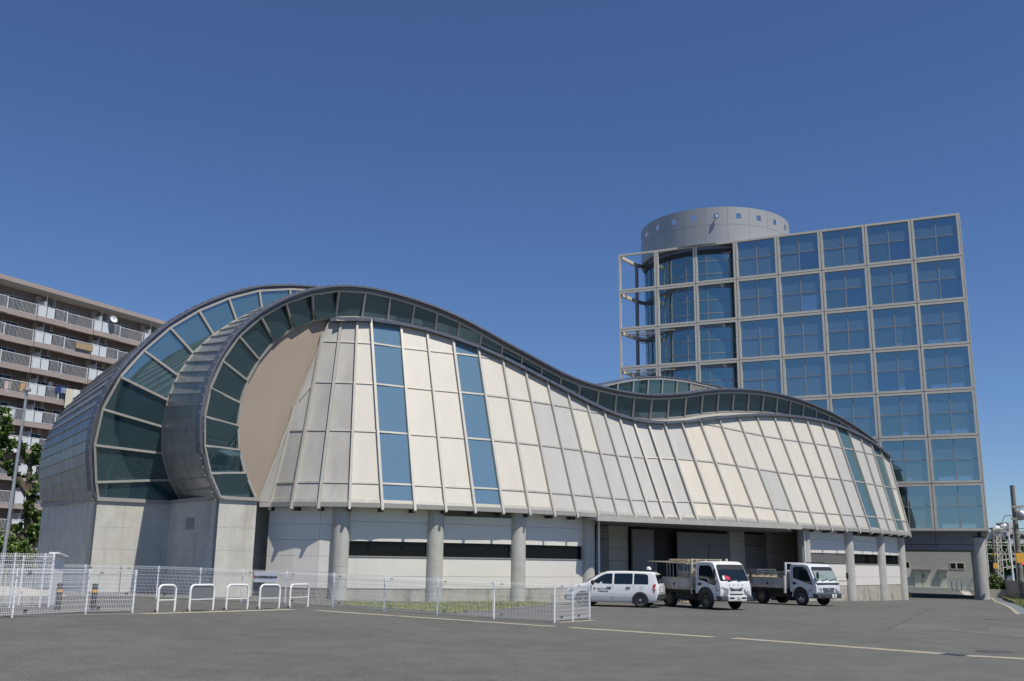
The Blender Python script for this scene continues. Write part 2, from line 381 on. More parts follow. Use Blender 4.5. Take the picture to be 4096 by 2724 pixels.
GI = np.array([GI[k] for k in ok]); GO = np.array([GO[k] for k in ok])
GI[9:] = smooth_rows(GI[9:], 1.0); GO[9:] = smooth_rows(GO[9:], 1.0)
print('n glaz', len(ok)); 
for k in range(0, len(GI), 3): print(k, np.round(GI[k], 1), np.round(GO[k], 1))
for k in range(len(GI)-1):
    part(pane([GI[k], GI[k+1], GO[k+1], GO[k]], 11 if k < 10 else None, -E2), 'arch_pane', M['gdark'])
mu = MB()
for k in range(len(GI)):
    fr = unit(np.cross(GO[k]-GI[k], GI[min(k+1, len(GI)-1)]-GI[max(k-1, 0)])); fr = fr if fr[1] < 0 else -fr
    mu.bar(GI[k]+fr*.03, GO[k]+fr*.03, .09, .12, up=fr)
    if k < len(GI)-1:
        mu.bar(GI[k]+fr*.03, GI[k+1]+fr*.03, .09, .10, up=fr); mu.bar(GO[k]+fr*.03, GO[k+1]+fr*.03, .08, .10, up=fr)
part(mu, 'arch_frame', M['frame'])
# tan end wall, a flat disc behind the glazing
tw = MB(); arc = [GI[k]+E2*.06 for k in range(11)]
tw.poly([p-E2*((p-P0)@E2)+E2*.08 for p in arc]+[r0t+E2*.08+E1*.3, r0b+E2*.08+E1*.3]); part(tw, 'end_wall', M['tan'])
# gutter behind the flashing
gt = MB(); gk = [k for k in range(10, len(GI))]
gt.loft([GI[k]+V(0,0,-.04) for k in gk], [GI[k]+unit(V(*(GI[k]-GO[k])[:2], 0))*-.5+V(0,0,-.30) for k in gk]); part(gt, 'gutter', M['frame'])

# ---- roof edge lip and zinc shells
def dense_(P, n=4): return resample(P, (len(P)-1)*n+1)
def outn(P, k):
    t = unit(P[min(k+1, len(P)-1)]-P[max(k-1, 0)]); return t
LIP = []
for k in range(len(GO)):
    t = outn(GO, k); rad = GO[k]-GI[k]; rad = unit(rad-(rad@t)*t)
    LIP.append(GO[k]+rad*.16)
LIP = np.array(LIP)
def resample(P, n, knots=None):
    P = np.asarray(P); d = np.r_[0, np.cumsum(np.linalg.norm(np.diff(P, axis=0), axis=1))]
    # catmull through the points, then even spacing
    fine = []
    for i in range(len(P)-1):
        p0, p1, p2, p3 = P[max(i-1,0)], P[i], P[i+1], P[min(i+2,len(P)-1)]
        for s in np.linspace(0, 1, 8, endpoint=False):
            fine.append(.5*((2*p1)+(-p0+p2)*s+(2*p0-5*p1+4*p2-p3)*s*s+(-p0+3*p1-3*p2+p3)*s**3))
    fine.append(P[-1]); fine = np.array(fine)
    d = np.r_[0, np.cumsum(np.linalg.norm(np.diff(fine, axis=0), axis=1))]; u = np.linspace(0, d[-1], n)
    return np.array([[np.interp(x, d, fine[:,c]) for c in range(3)] for x in u])
def lip_sweep(P, back, mbl, wd=.30, ht=.13):
    for k in range(len(P)-1):
        rs = []
        for j in (k, k+1):
            t = outn(P, j); b = unit(back-(back@t)*t); r = np.cross(t, b); r = r if r[2] > 0 or abs(r[2]) < .3 else -r
            rs.append((P[j], b, r))
        ring = lambda q: [q[0]-q[1]*wd*.45, q[0]+q[1]*wd*.55, q[0]+q[1]*wd*.55+q[2]*ht, q[0]-q[1]*wd*.45+q[2]*ht*.6]
        mbl.hexa(ring(rs[0]), ring(rs[1]))
# rear arch
ROp = [A2(820,508),A2(800,375),A2(788,65),A1(855,1228),A1(1003,958),A1(1200,738),A1(1420,548),A1(1660,405),A1(1910,302),A1(2165,238),R1(875,90),R1(1060,100)]
RIp = [A2(1530,545),A2(1425,355),A2(1362,135),A1(1365,1378),A1(1405,1155),A1(1492,950),A1(1617,765),A1(1785,610),A1(1975,487),A1(2185,385),R1(880,170),R1(1065,185)]
Q0 = atZ(A2(820,508), EZ+.1)
cant = math.tan(R(9))
def rear_pt(p, k):
    P = atP(p, Q0, E2)
    for _ in range(4):
        f = cant*(P[2]-EZ) if k <= 4 else cant*4.6-(P[2]-9.5)*.04
        P = atP(p, Q0-E2*f, E2)
    return P
RO_ = np.array([rear_pt(p, k) for k, p in enumerate(ROp)]); RI_ = np.array([rear_pt(p, k) for k, p in enumerate(RIp)])
print('rear', np.round(RO_[[0,4,10]], 1).tolist(), np.round(RI_[[0,4,10]], 1).tolist())
for k in range(len(RO_)-1):
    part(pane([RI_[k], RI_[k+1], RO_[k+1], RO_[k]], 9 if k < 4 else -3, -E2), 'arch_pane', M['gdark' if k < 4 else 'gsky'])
mu = MB()
for k in range(len(RO_)):
    fr = -E2
    mu.bar(RI_[k]+fr*.03, RO_[k]+fr*.03, .10, .14, up=fr)
    if k < len(RO_)-1:
        mu.bar(RI_[k]+fr*.03, RI_[k+1]+fr*.03, .16, .12, up=fr); mu.bar(RO_[k]+fr*.03, RO_[k+1]+fr*.03, .10, .12, up=fr)
part(mu, 'arch_frame', M['frame'])
# zinc band between front lip and rear glazing
NB = 30; nk = 12
La = resample(LIP[:nk], NB); ring = list(RI_)
ring = np.array(ring); Lb = resample(np.vstack([RI_, RI_[-1]+(RI_[-1]-RI_[-2])*1.0+V(0,0,-.15)]), NB)
La_b = La+E2*.12
zb = MB(); zb.loft(La_b, Lb)
for k in range(NB):
    up = np.cross(outn(La_b, k), E2); up = up if up[2] > 0 else -up
    if k < 3: up = -E1
    zb.bar(La_b[k]+(Lb[k]-La_b[k])*.02, Lb[k], .035, .07, up=up, off=.02)
part(zb, 'zinc_band', M['zinc'])
# front roof behind the long S edge
bk = dense_(LIP[nk-1:]); rf = MB()
A_ = bk+E2*.1; B_ = bk+E2*4.5+V(0,0,-.35); C_ = bk+E2*9+V(0,0,-1.6)
rf.loft(A_, B_); rf.loft(B_, C_); D_ = C_.copy(); D_[:,2] = 0; rf.loft(C_, D_)
part(rf, 'zinc_roof', M['zinc'])
def catm(P, i, s):
    p0, p1, p2, p3 = P[max(i-1,0)], P[i], P[i+1], P[min(i+2,len(P)-1)]
    return .5*((2*p1)+(-p0+p2)*s+(2*p0-5*p1+4*p2-p3)*s*s+(-p0+3*p1-3*p2+p3)*s**3)
def dense(P, n=6): return np.array([catm(P, i, k/n) for i in range(len(P)-1) for k in range(n)]+[P[-1]])
def chord(P, n=6): return np.array([P[i]+(P[i+1]-P[i])*k/n for i in range(len(P)-1) for k in range(n)]+[P[-1]])
LIPD = dense(LIP); fa_ = MB(); fa_.loft(chord(GO), LIPD+E2*.02); part(fa_, 'fascia', M['lip'])
lb_ = MB(); lb_.loft([p+E2*.16 for p in GI[:12]], [p+E2*.16 for p in GO[:12]]); part(lb_, 'arch_lining', M['gdark'])
lp = MB(); lip_sweep(LIPD, E2, lp, .34, .15)
lipo = part(lp, 'roof_edge', M['lip'])
Lr = resample(LIP[:14], 48)
for k in range(48):
    t = outn(Lr, k); r = np.cross(t, E2); r = -r if (k < 8 and r@E1 > 0) else r
    if k >= 8 and r[2] < 0: r = -r
    part(MB().lathe([(0,-.02),(.032,.0),(.025,.035),(0,.035)], Lr[k]-E2*.08+r*.105, 6), 'bolt', M['frame'], lipo)
# rear shell
RLIP = np.array([RO_[k]+unit((RO_[k]-RI_[k])-((RO_[k]-RI_[k])@outn(RO_, k))*outn(RO_, k))*.16 for k in range(len(RO_))])
sil = [A2(370,605),A2(335,480),A2(322,330),A2(345,130),A1(400,1450),A1(500,1280),A1(690,1068),A1(890,905),A1(1090,762),A1(1330,600),A1(1700,390),A1(2100,250)]
def side_depth(px):
    """how far back along the flank a sighted column lies"""
    lo_, hi_ = 0., 16.
    for _ in range(40):
        mid = (lo_+hi_)/2; d = Q0+E2*mid-CAMP
        if CX+F*(d@RGT)/(d@FWD) > px: lo_ = mid
        else: hi_ = mid
    return mid
PD = side_depth(172); print('pier depth', PD)
dep = [PD, PD, PD]+[PD*f for f in (.96,.9,.84,.74,.62,.5,.4,.32,.28)]
RB = np.array([atP(s, Q0+E2*d, E2) for s, d in zip(sil, dep)])
NB = 34; Ra = resample(RLIP, NB)+E2*.1; Rb = resample(RB, NB)
rs = MB(); rs.loft(Ra, Rb)
for k in range(NB):
    up = np.cross(outn(Ra, k), E2); up = up if up[2] > 0 else -up
    if k < 6: up = -E1
    rs.bar(Ra[k], Rb[k], .035, .08, up=up, off=.02)
part(rs, 'rear_zinc_shell', M['zinc'])
RLD = dense(RLIP); fa_ = MB(); fa_.loft(chord(RO_), RLD+E2*.02); part(fa_, 'fascia', M['lip'])
lb_ = MB(); lb_.loft([p+E2*.16 for p in RI_], [p+E2*.16 for p in RO_]); part(lb_, 'arch_lining', M['gdark'])
lp = MB(); lip_sweep(RLD, E2, lp, .34, .15); lo2 = part(lp, 'rear_roof_edge', M['lip'])
Lr = resample(RLIP, 40)
for k in range(40):
    t = outn(Lr, k); r = np.cross(t, E2); r = -r if (k < 10 and r@E1 > 0) else r
    if k >= 10 and r[2] < 0: r = -r
    part(MB().lathe([(0,-.02),(.032,.0),(.025,.035),(0,.035)], Lr[k]-E2*.08+r*.105, 6), 'bolt', M['frame'], lo2)
# second, further roof wave seen above the dip
w2p = [T7(-160,1410),T7(-60,1392),T7(20,1378),T7(120,1358),T7(230,1338),T7(333,1330),T7(433,1330),T7(533,1340),T7(628,1355),T7(730,1378),T7(850,1402),T7(980,1440)]
W2 = []
for p in w2p:
    r = ray(*p); best = None
    for a, b in zip(bk[:-1], bk[1:]):
        A = (a+E2*9.5)[:2]; d = (b-a)[:2]; den = r[0]*d[1]-r[1]*d[0]; t = (A[0]*d[1]-A[1]*d[0])/den; s = ((r[:2]*t-A)@d)/(d@d)
        if -.05 <= s <= 1.05: best = CAMP+r*t
    if best is not None: W2.append(best)
W2 = np.array(W2); lo = W2-V(0,0,2.6)+E2*.3
for k in range(len(W2)-1):
    if k == 8:
        l = MB(); 
        for j in range(12):
            f = j/12*.62; a = W2[k]+(lo[k]-W2[k])*f; b = W2[k+1]+(lo[k+1]-W2[k+1])*f; l.bar(a-V(0,0,.15), b-V(0,0,.15), .06, .09, up=(0,-1,.5))
        part(l, 'roof_louvre', M['frame'])
    part(MB().poly([lo[k], lo[k+1], W2[k+1], W2[k]]), 'arch_pane', M['gdark'] if k != 8 else M['louvre'])
mu = MB()
for k in range(len(W2)):
    mu.bar(lo[k]-E2*.04, W2[k]-E2*.04, .10, .12, up=-E2)
    if k < len(W2)-1: mu.bar(W2[k]-E2*.04-V(0,0,.05), W2[k+1]-E2*.04-V(0,0,.05), .12, .10, up=(0,0,1))
part(mu, 'rear_wave_frame', M['frame'])
lp = MB(); lip_sweep(dense(W2)+V(0,0,.05), E2, lp, .3, .13); part(lp, 'rear_roof_edge', M['lip'])
rw = MB(); rw.loft(W2+E2*.1, W2+E2*6-V(0,0,.6)); rw.loft(W2+E2*6-V(0,0,.6), (W2+E2*6)*V(1,1,0)); rw.loft(lo, lo*V(1,1,0)); part(rw, 'rear_wave_roof', M['zinc'])
# eave soffit and gutter line
so = MB(); ins = EB+INW*1.6
so.loft(EB+V(0,0,-.10), ins+V(0,0,-.10)); so.poly([EB[0]-V(0,0,.1), ins[0]-V(0,0,.1), r0b-V(0,0,.2)]); part(so, 'soffit', M['soffit'])
eg = MB()
for a, b in zip(EB[:-1], EB[1:]): eg.bar(a-V(0,0,.085), b-V(0,0,.085), .22, .20)
eg.bar(r0b-V(0,0,.2), EB[0]-V(0,0,.085), .22, .2)
part(eg, 'eave_beam', M['soffit'])
for i in range(NR):
    c = EB[i]+INW[i]*.25-V(0,0,.28); part(MB().bar(c-INW[i]*.2, c+INW[i]*.25, .16, .14), 'eave_bracket', M['groove'])

# ---- ground floor
fine = resample(EB, 400); ft = np.gradient(fine, axis=0); ft[:,2] = 0; ft /= np.linalg.norm(ft, axis=1)[:,None]; fn = np.c_[-ft[:,1], ft[:,0], np.zeros(400)]
def on_eave(px, off):
    """index of the offset eave line that lies at image column px (sighted low on the wall)"""
    best = None
    for i in range(400):
        P = fine[i]+fn[i]*off; d = P-CAMP; d[2] = -1.0
        x = CX+F*(d@RGT)/(d@FWD)
        if best is None or abs(x-px) < best[0]: best = (abs(x-px), i)
    return best[1]
CD = .64; CR = .39; WD = .60
colpx = [A3(938,1100)[0], A3(1742,1100)[0], A4(567,900)[0], A4(1148,900)[0], A5(1170,900)[0], A5(1560,950)[0], A5(1848,950)[0], A5(2030,950)[0]]
CI = [on_eave(p, CD) for p in colpx]
for k, i in enumerate(CI):
    P = fine[i]+fn[i]*CD; zb = gz(P[0], P[1])-.3
    cb = MB(); cb.lathe([(CR, zb), (CR, EZ-.1)], (P[0], P[1], 0), 32)
    co_ = part(cb, 'column', M['colm'], smooth=True, angle=60)
    for zj_ in (1.55, 3.25): jr = MB(); jr.lathe([(CR+.002, zj_), (CR+.002, zj_+.014)], (P[0], P[1], 0), 32); part(jr, 'pour_joint', M['plinth'], co_, smooth=True)
def wall_run(i0, i1, z0, z1, name, m, d=WD, th=.2, parent=None, joints=()):
    n = max(2, int((i1-i0)/6)+1); ii = np.linspace(i0, i1, n).astype(int); mb = MB()
    for a, b in zip(ii[:-1], ii[1:]):
        A, Bq, na, nb = fine[a]+fn[a]*d, fine[b]+fn[b]*d, fn[a], fn[b]
        f = lambda P, z: V(P[0], P[1], z)
        mb.hexa([f(A,z0), f(Bq,z0), f(Bq+nb*th,z0), f(A+na*th,z0)], [f(A,z1), f(Bq,z1), f(Bq+nb*th,z1), f(A+na*th,z1)])
    return mb
def bay(a, b, win, top=None, plz=.62):
    """one bay of panel wall between two columns"""
    zg = gz(*(fine[(a+b)//2][:2]))-.3; parts = []
    pl = wall_run(a, b, zg, plz-.0, 'plinth', None, WD+.02, .2); part(pl, 'plinth', M['plinth'])
    lo_ = MB(); edges = [plz+.01, 1.16, win[0]-.06] if win else [plz, 1.2, 2.0]
    for z0, z1 in zip(edges[:-1], edges[1:]):
        q = wall_run(a, b, z0+.008, z1-.004, '', None); lo_.add(q.v, q.f)
    part(lo_, 'lower_wall', M['wall'])
    up_ = MB(); ed = [win[1]+.02, (win[1]+4.1)/2+.12, 4.16]
    if top: ed[-1] = 3.84
    for z0, z1 in zip(ed[:-1], ed[1:]):
        q = wall_run(a, b, z0+.007, z1-.004, '', None, WD+.004); up_.add(q.v, q.f)
    part(up_, 'upper_wall', M['wall'])
    bkx = wall_run(a, b, zg, 4.15, '', None, WD+.16, .1); part(bkx, 'wall_core', M['groove'])
    return zg
def strip_window(a, b, win, m='wind'):
    wn = wall_run(a, b, win[0], win[1], '', None, WD+.09, .04); o = part(wn, 'window', M[m])
    sl_ = wall_run(a, b, win[0]-.055, win[0]-.002, '', None, WD-.03, .16); part(sl_, 'sill', M['louvre'], o)
    return o
def louvre_bay(a, b, z0, z1, d, m, n, name='louvre'):
    lb = MB()
    for j in range(n):
        z = z0+(z1-z0)*(j+.5)/n; q = wall_run(a, b, z-(z1-z0)/n*.28, z+(z1-z0)/n*.28, '', None, d, .05); lb.add(q.v, q.f)
    return part(lb, name, m)
WZ = (2.02, 2.62)
for (a, b, kind) in ((CI[0], CI[1], 'w'), (CI[1], CI[2], 'wl'), (CI[2], CI[3], 'w'), (CI[4], CI[5], 'l'), (CI[5], CI[6], 'wl'), (CI[6], CI[7], 'w')):
    bay(a, b, WZ, top=('l' in kind and 'w' in kind))
    if 'w' in kind: strip_window(a, b, WZ)
    if kind == 'wl': louvre_bay(a, b, 3.86, 4.14, WD+.03, M['greydoor'], 7)
    if kind == 'l': louvre_bay(a, b, 2.0, 2.62, WD+.04, M['louvre'], 14)
# nose wall from the first column back to the pier
pierR = atP(A2(2150,530), P0, E2)
w0 = fine[CI[0]]+fn[CI[0]]*(WD-.02)
w1 = V(*(pierR+E1*.75+E2*.25)[:2], 0)
nw = MB(); nb_ = MB(); mid = (w0+w1)/2; cv = [V(*w0[:2],0), V(*(w0*.66+w1*.34-E2*.35)[:2],0), V(*(w0*.33+w1*.67-E2*.28)[:2],0), w1]
zs = [.64,1.30,1.98,2.66,3.34,4.15]
for k in range(3):
    a, b = cv[k], cv[k+1]; n = unit(V(-(b-a)[1], (b-a)[0], 0)); n = n if n[1] > 0 else -n
    e = unit(b-a)
    for z0, z1 in zip(zs[:-1], zs[1:]):
        g0 = .012 if k == 1 else 0
        nw.hexa([a+e*g0+V(0,0,z0+.006), b+V(0,0,z0+.006), b+n*.2+V(0,0,z0+.006), a+e*g0+n*.2+V(0,0,z0+.006)], [a+e*g0+V(0,0,z1-.004), b+V(0,0,z1-.004), b+n*.2+V(0,0,z1-.004), a+e*g0+n*.2+V(0,0,z1-.004)])
    nb_.hexa([a+n*.02-V(0,0,.3), b+n*.02-V(0,0,.3), b+n*.25-V(0,0,.3), a+n*.25-V(0,0,.3)], [a+n*.02+V(0,0,.63), b+n*.02+V(0,0,.63), b+n*.25+V(0,0,.63), a+n*.25+V(0,0,.63)])
part(nw, 'nose_wall', M['wall']); part(nb_, 'plinth', mat('brown slatted plinth', (.25,.22,.19), .8, 0, 30, .3, stretch=(1,1,.02)))
# ---- concrete base
def concrete_wall(mb, a, b, z0, z1, th, n, holes=True, sp=.62, zr=.95, zs=.45):
    """board-marked wall a-b with tie holes and pour joints (mi 0 concrete, 1 hole, 2 joint)"""
    f = lambda P, z: V(P[0], P[1], z); e = unit(V(*(b-a)[:2], 0)); L = np.linalg.norm((b-a)[:2])
    mb.hexa([f(a,z0), f(b,z0), f(b-n*th,z0), f(a-n*th,z0)], [f(a,z1), f(b,z1), f(b-n*th,z1), f(a-n*th,z1)], 0)
    if holes:
        u = .3
        while u < L-.1:
            z = z0+.75
            while z < z1-.1:
                c = f(a, z)+e*u+n*.004; mb.poly([c+(e*math.cos(t)+V(0,0,1)*math.sin(t))*.015 for t in np.linspace(0, 2*math.pi, 7)[:-1]], 3); z += zs
            u += sp
        z = z0+1.5
        while z < z1-.3:
            mb.poly([f(a,z)+n*.003, f(b,z)+n*.003, f(b,z+.012)+n*.003, f(a,z+.012)+n*.003], 2); z += zr
        u = 1.25
        while u < L-.2:
            c = f(a,0)+e*u+n*.003; mb.poly([V(c[0],c[1],z0), V(*(c+e*.01)[:2],z0), V(*(c+e*.01)[:2],z1), V(c[0],c[1],z1)], 2); u += 1.8
CM = [M['conc'], M['groove'], mat('pour joint', (.40,.39,.355), .9), mat('tie hole', (.13,.125,.115), .9)]
pa = atP(R1(437,1395), P0-E2*.2, E2); pb = atP(A2(2150,530), P0-E2*.2, E2)
q0 = atP(A2(815,525), Q0-E2*.02, E2); q1 = atP(A2(1530,555), Q0-E2*.02, E2)
dpt = (Q0-P0)@E2
pier = MB(); concrete_wall(pier, pa, pb, -.3, EZ+.02, .3, -E2)
concrete_wall(pier, pa+E2*abs(dpt)*1.15, pa+E2*.001, -.3, EZ+.02, .3, -E1, True, .9)
concrete_wall(pier, pb+E2*1.5-E1*.8, pb+E2*1.5+E1*2.4, -.3, EZ+.02, .3, -E2, True)
pier.box(0,0,0,0,0,0) if False else None
part(pier, 'front_pier', CM)
rp = MB(); concrete_wall(rp, q0, q1+E1*1.2, -.3, EZ+.02, .3, -E2)
concrete_wall(rp, q0+E2*PD, q0+E2*.001, -.3, EZ+.02, .3, -E1, True, .9)
part(rp, 'rear_pier', CM)
sl = MB()
sl.bar(V(*pa[:2],EZ+.09)-E1*.06, V(*pb[:2],EZ+.09)+E1*.1, .22, .14); part(sl, 'sill_beam', M['soffit'])
sl = MB(); sl.bar(V(*q0[:2],EZ+.07)-E1*.06, V(*q1[:2],EZ+.07), .2, .16); sl.bar(V(*q0[:2],EZ+.07), V(*(q0+E2*PD)[:2],EZ+.07), .2, .16); part(sl, 'sill_beam', M['soffit'])
sl = MB(); sl.bar(V(*pa[:2],EZ+.09), V(*(pa+E2*abs(dpt))[:2],EZ+.09), .2, .14); part(sl, 'sill_beam', M['soffit'])
# vent grille and downpipe in the corner
vg = MB(); vc = atP(A2(1590,720), pa, E1); n = -E1
for j in range(6): vg.bar(vc-E2*.45+V(0,0,-.2+j*.08)+n*.02, vc+E2*.45+V(0,0,-.2+j*.08)+n*.02, .03, .05, up=(0,0,1))
vg.bar(vc-E2*.48+n*.005, vc+E2*.48+n*.005, .01, .52, up=(0,0,1)); part(vg, 'vent_grille', M['soffit'])
dp = MB(); c = q1-E1*.25-E2*.15; dp.tube([V(c[0],c[1],-.1), V(c[0],c[1],EZ)], .09, 10); part(dp, 'downpipe', M['groove'])

# ---- loading bay
Lp = V(*(fine[CI[3]]+fn[CI[3]]*WD)[:2], 0); Rp = V(*(fine[CI[4]]+fn[CI[4]]*WD)[:2], 0)
be = unit(Rp-Lp); bn = V(-be[1], be[0], 0); BP = Lp+bn*3.4
zg = -.35
def bay_u(p): return (atP(p, BP, bn)-BP)@be
def bpt(u, z, d=0.): q = BP+be*u-bn*d; return V(q[0], q[1], z)
def bwall(u0, u1, z0, z1, name, m, d=.05, th=.3, parent=None):
    mb = MB(); mb.hexa([bpt(u0,z0,d), bpt(u1,z0,d), bpt(u1,z0,d-th), bpt(u0,z0,d-th)], [bpt(u0,z1,d), bpt(u1,z1,d), bpt(u1,z1,d-th), bpt(u0,z1,d-th)])
    return part(mb, name, m, parent)
def panels(u0, u1, z0=zg, z1=3.9, vs=()):
    mb = MB(); us = [u0]+list(vs)+[u1]; zs = [z0, .62, 1.3, 1.98, 2.66, 3.34, z1]
    for a, b in zip(us[:-1], us[1:]):
        for p, q in zip(zs[:-1], zs[1:]):
            mb.hexa([bpt(a+.008,p+.008,.05), bpt(b-.008,p+.008,.05), bpt(b-.008,p+.008,-.2), bpt(a+.008,p+.008,-.2)], [bpt(a+.008,q-.008,.05), bpt(b-.008,q-.008,.05), bpt(b-.008,q-.008,-.2), bpt(a+.008,q-.008,-.2)])
    return part(mb, 'bay_wall', M['wallb'])
uu = [bay_u(A4(x, 700)) for x in (1215, 1322, 1485, 1490, 1668, 1872, 2100)]+[bay_u(A5(x, 700)) for x in (240, 480, 618, 815, 912, 1085)]
bwall(uu[0]-2.2, uu[12]+1.5, zg, 4.1, 'bay_core', M['groove'], -.22, .2)
o = bwall(uu[0], uu[1], zg, 3.15, 'bay_door', M['greydoor'], .03)
lb = MB()
for j in range(9): lb.bar(bpt(uu[0], 3.22+j*.075, .05), bpt(uu[1], 3.22+j*.075, .05), .04, .05)
part(lb, 'bay_louvre', M['louvre'])
panels(uu[1], uu[2])
bwall(uu[3], uu[4], zg, 3.75, 'sliding_door', M['greydoor'], .35, .12)
bwall(uu[5], uu[6]-.02, zg, 3.7, 'sliding_door', M['greydoor'], .30, .1)
o = bwall(uu[6]+.02, uu[8]-.02, zg, 3.7, 'steel_door', M['greydoor'], .12, .1)
o2 = MB(); a, b = uu[7]+.45, uu[8]-.4; o2.bar(bpt(a, zg, .135), bpt(a, 3.0, .135), .02, .02); o2.bar(bpt(a, 3.0, .135), bpt(b, 3.0, .135), .02, .02); part(o2, 'door_edge', M['groove'], o)
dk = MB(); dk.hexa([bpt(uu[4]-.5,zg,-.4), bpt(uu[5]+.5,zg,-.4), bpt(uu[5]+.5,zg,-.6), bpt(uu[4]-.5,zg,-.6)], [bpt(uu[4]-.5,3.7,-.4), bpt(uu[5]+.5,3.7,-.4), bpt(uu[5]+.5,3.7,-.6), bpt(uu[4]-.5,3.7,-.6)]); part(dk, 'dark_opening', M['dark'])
panels(uu[8], uu[9]); panels(uu[10], uu[12]+.3, vs=(uu[11],))
md = (uu[9]+uu[10])/2
for a, b in ((uu[9], md-.01), (md+.01, uu[10])): bwall(a, b, zg, 3.05, 'bay_door', M['greydoor'], .03)
lb = MB()
for j in range(9): lb.bar(bpt(uu[9], 3.12+j*.075, .05), bpt(uu[10], 3.12+j*.075, .05), .04, .05)
part(lb, 'bay_louvre', M['louvre'])
# right return wall of the bay, square post and the two rain pipes
rr = MB(); a = bpt(uu[12]+.3, 0, .1); b = Rp-be*.15; n = -be
f = lambda P, z: V(P[0], P[1], z)
rr.hexa([f(a,zg-.2), f(b,zg-.2), f(b+be*.2,zg-.2), f(a+be*.2,zg-.2)], [f(a,4.1), f(b,4.1), f(b+be*.2,4.1), f(a+be*.2,4.1)]); part(rr, 'bay_side_wall', M['wallb'])
a = Lp+be*.28; rr = MB(); rr.hexa([f(a,zg), f(a+be*.1,zg), f(a+be*.1+bn*3.3,zg), f(a+bn*3.3,zg)], [f(a,4.1), f(a+be*.1,4.1), f(a+be*.1+bn*3.3,4.1), f(a+bn*3.3,4.1)]); part(rr, 'bay_side_wall', M['greydoor'])
c1 = atZ(A4(1225,470), 3.95); c2 = atZ(A5(1128,583), 3.95)
for c in (Lp+be*.55-bn*.25, Rp-be*.42-bn*.3): part(MB().tube([V(c[0],c[1],zg), V(c[0],c[1],3.9)], .055, 10), 'rain_pipe', M['white'])
cn = MB(); ce = unit(c2-c1); cnn = V(-ce[1], ce[0], 0)
cn.slab([c1, c2, c2+cnn*1.0, bpt(uu[12]+.2,0,0), bpt(uu[0]-.5,0,0), c1+cnn*1.0], 3.90, 4.02); part(cn, 'canopy', M['soffit'])
part(MB().bar(V(*c1[:2],3.97)-cnn*.05, V(*c2[:2],3.97)-cnn*.05, .1, .24), 'canopy_fascia', M['rib'])

# ------------------------------------------------------------------ glass tower
TC = atZ((3949.8, 2124), 4.6); te = V(.90506, -.42529, 0); te = unit(te); tn = V(te[1], -te[0], 0)   # tn faces the yard
CW = 3.655
tower = thing('glass_tower', (*(TC-te*15)[:2], gz(*(TC-te*15)[:2])), 'glass office tower with a square grey grid facade, seven storeys on a round column', 'building')
def tpt(s, z, d=0.): q = TC+te*s+tn*d; return V(q[0], q[1], z)
ZB = 4.6; COLS = [-CW*k for k in range(9)]
def twr(mb, name, m, parent=None, **k): return mb.build(name, m, parent or tower, **k)
def tbox(s0, s1, z0, z1, d0, d1, mb=None):
    mb = mb or MB(); return mb.hexa([tpt(s0,z0,d1), tpt(s1,z0,d1), tpt(s1,z0,d0), tpt(s0,z0,d0)], [tpt(s0,z1,d1), tpt(s1,z1,d1), tpt(s1,z1,d0), tpt(s0,z1,d0)])
rt = random.Random(3)
M['gtower3'] = glass('tower glass with pale cabinets', (.16,.24,.28), (.50,.64,.72), .04, .6)
M['gtower4'] = glass('tower glass unlit room', (.02,.05,.07), (.50,.64,.70), .02, .50, .04); GM = [M['gtower'], M['gtower2'], M['gtower3'], M['gtower4']]
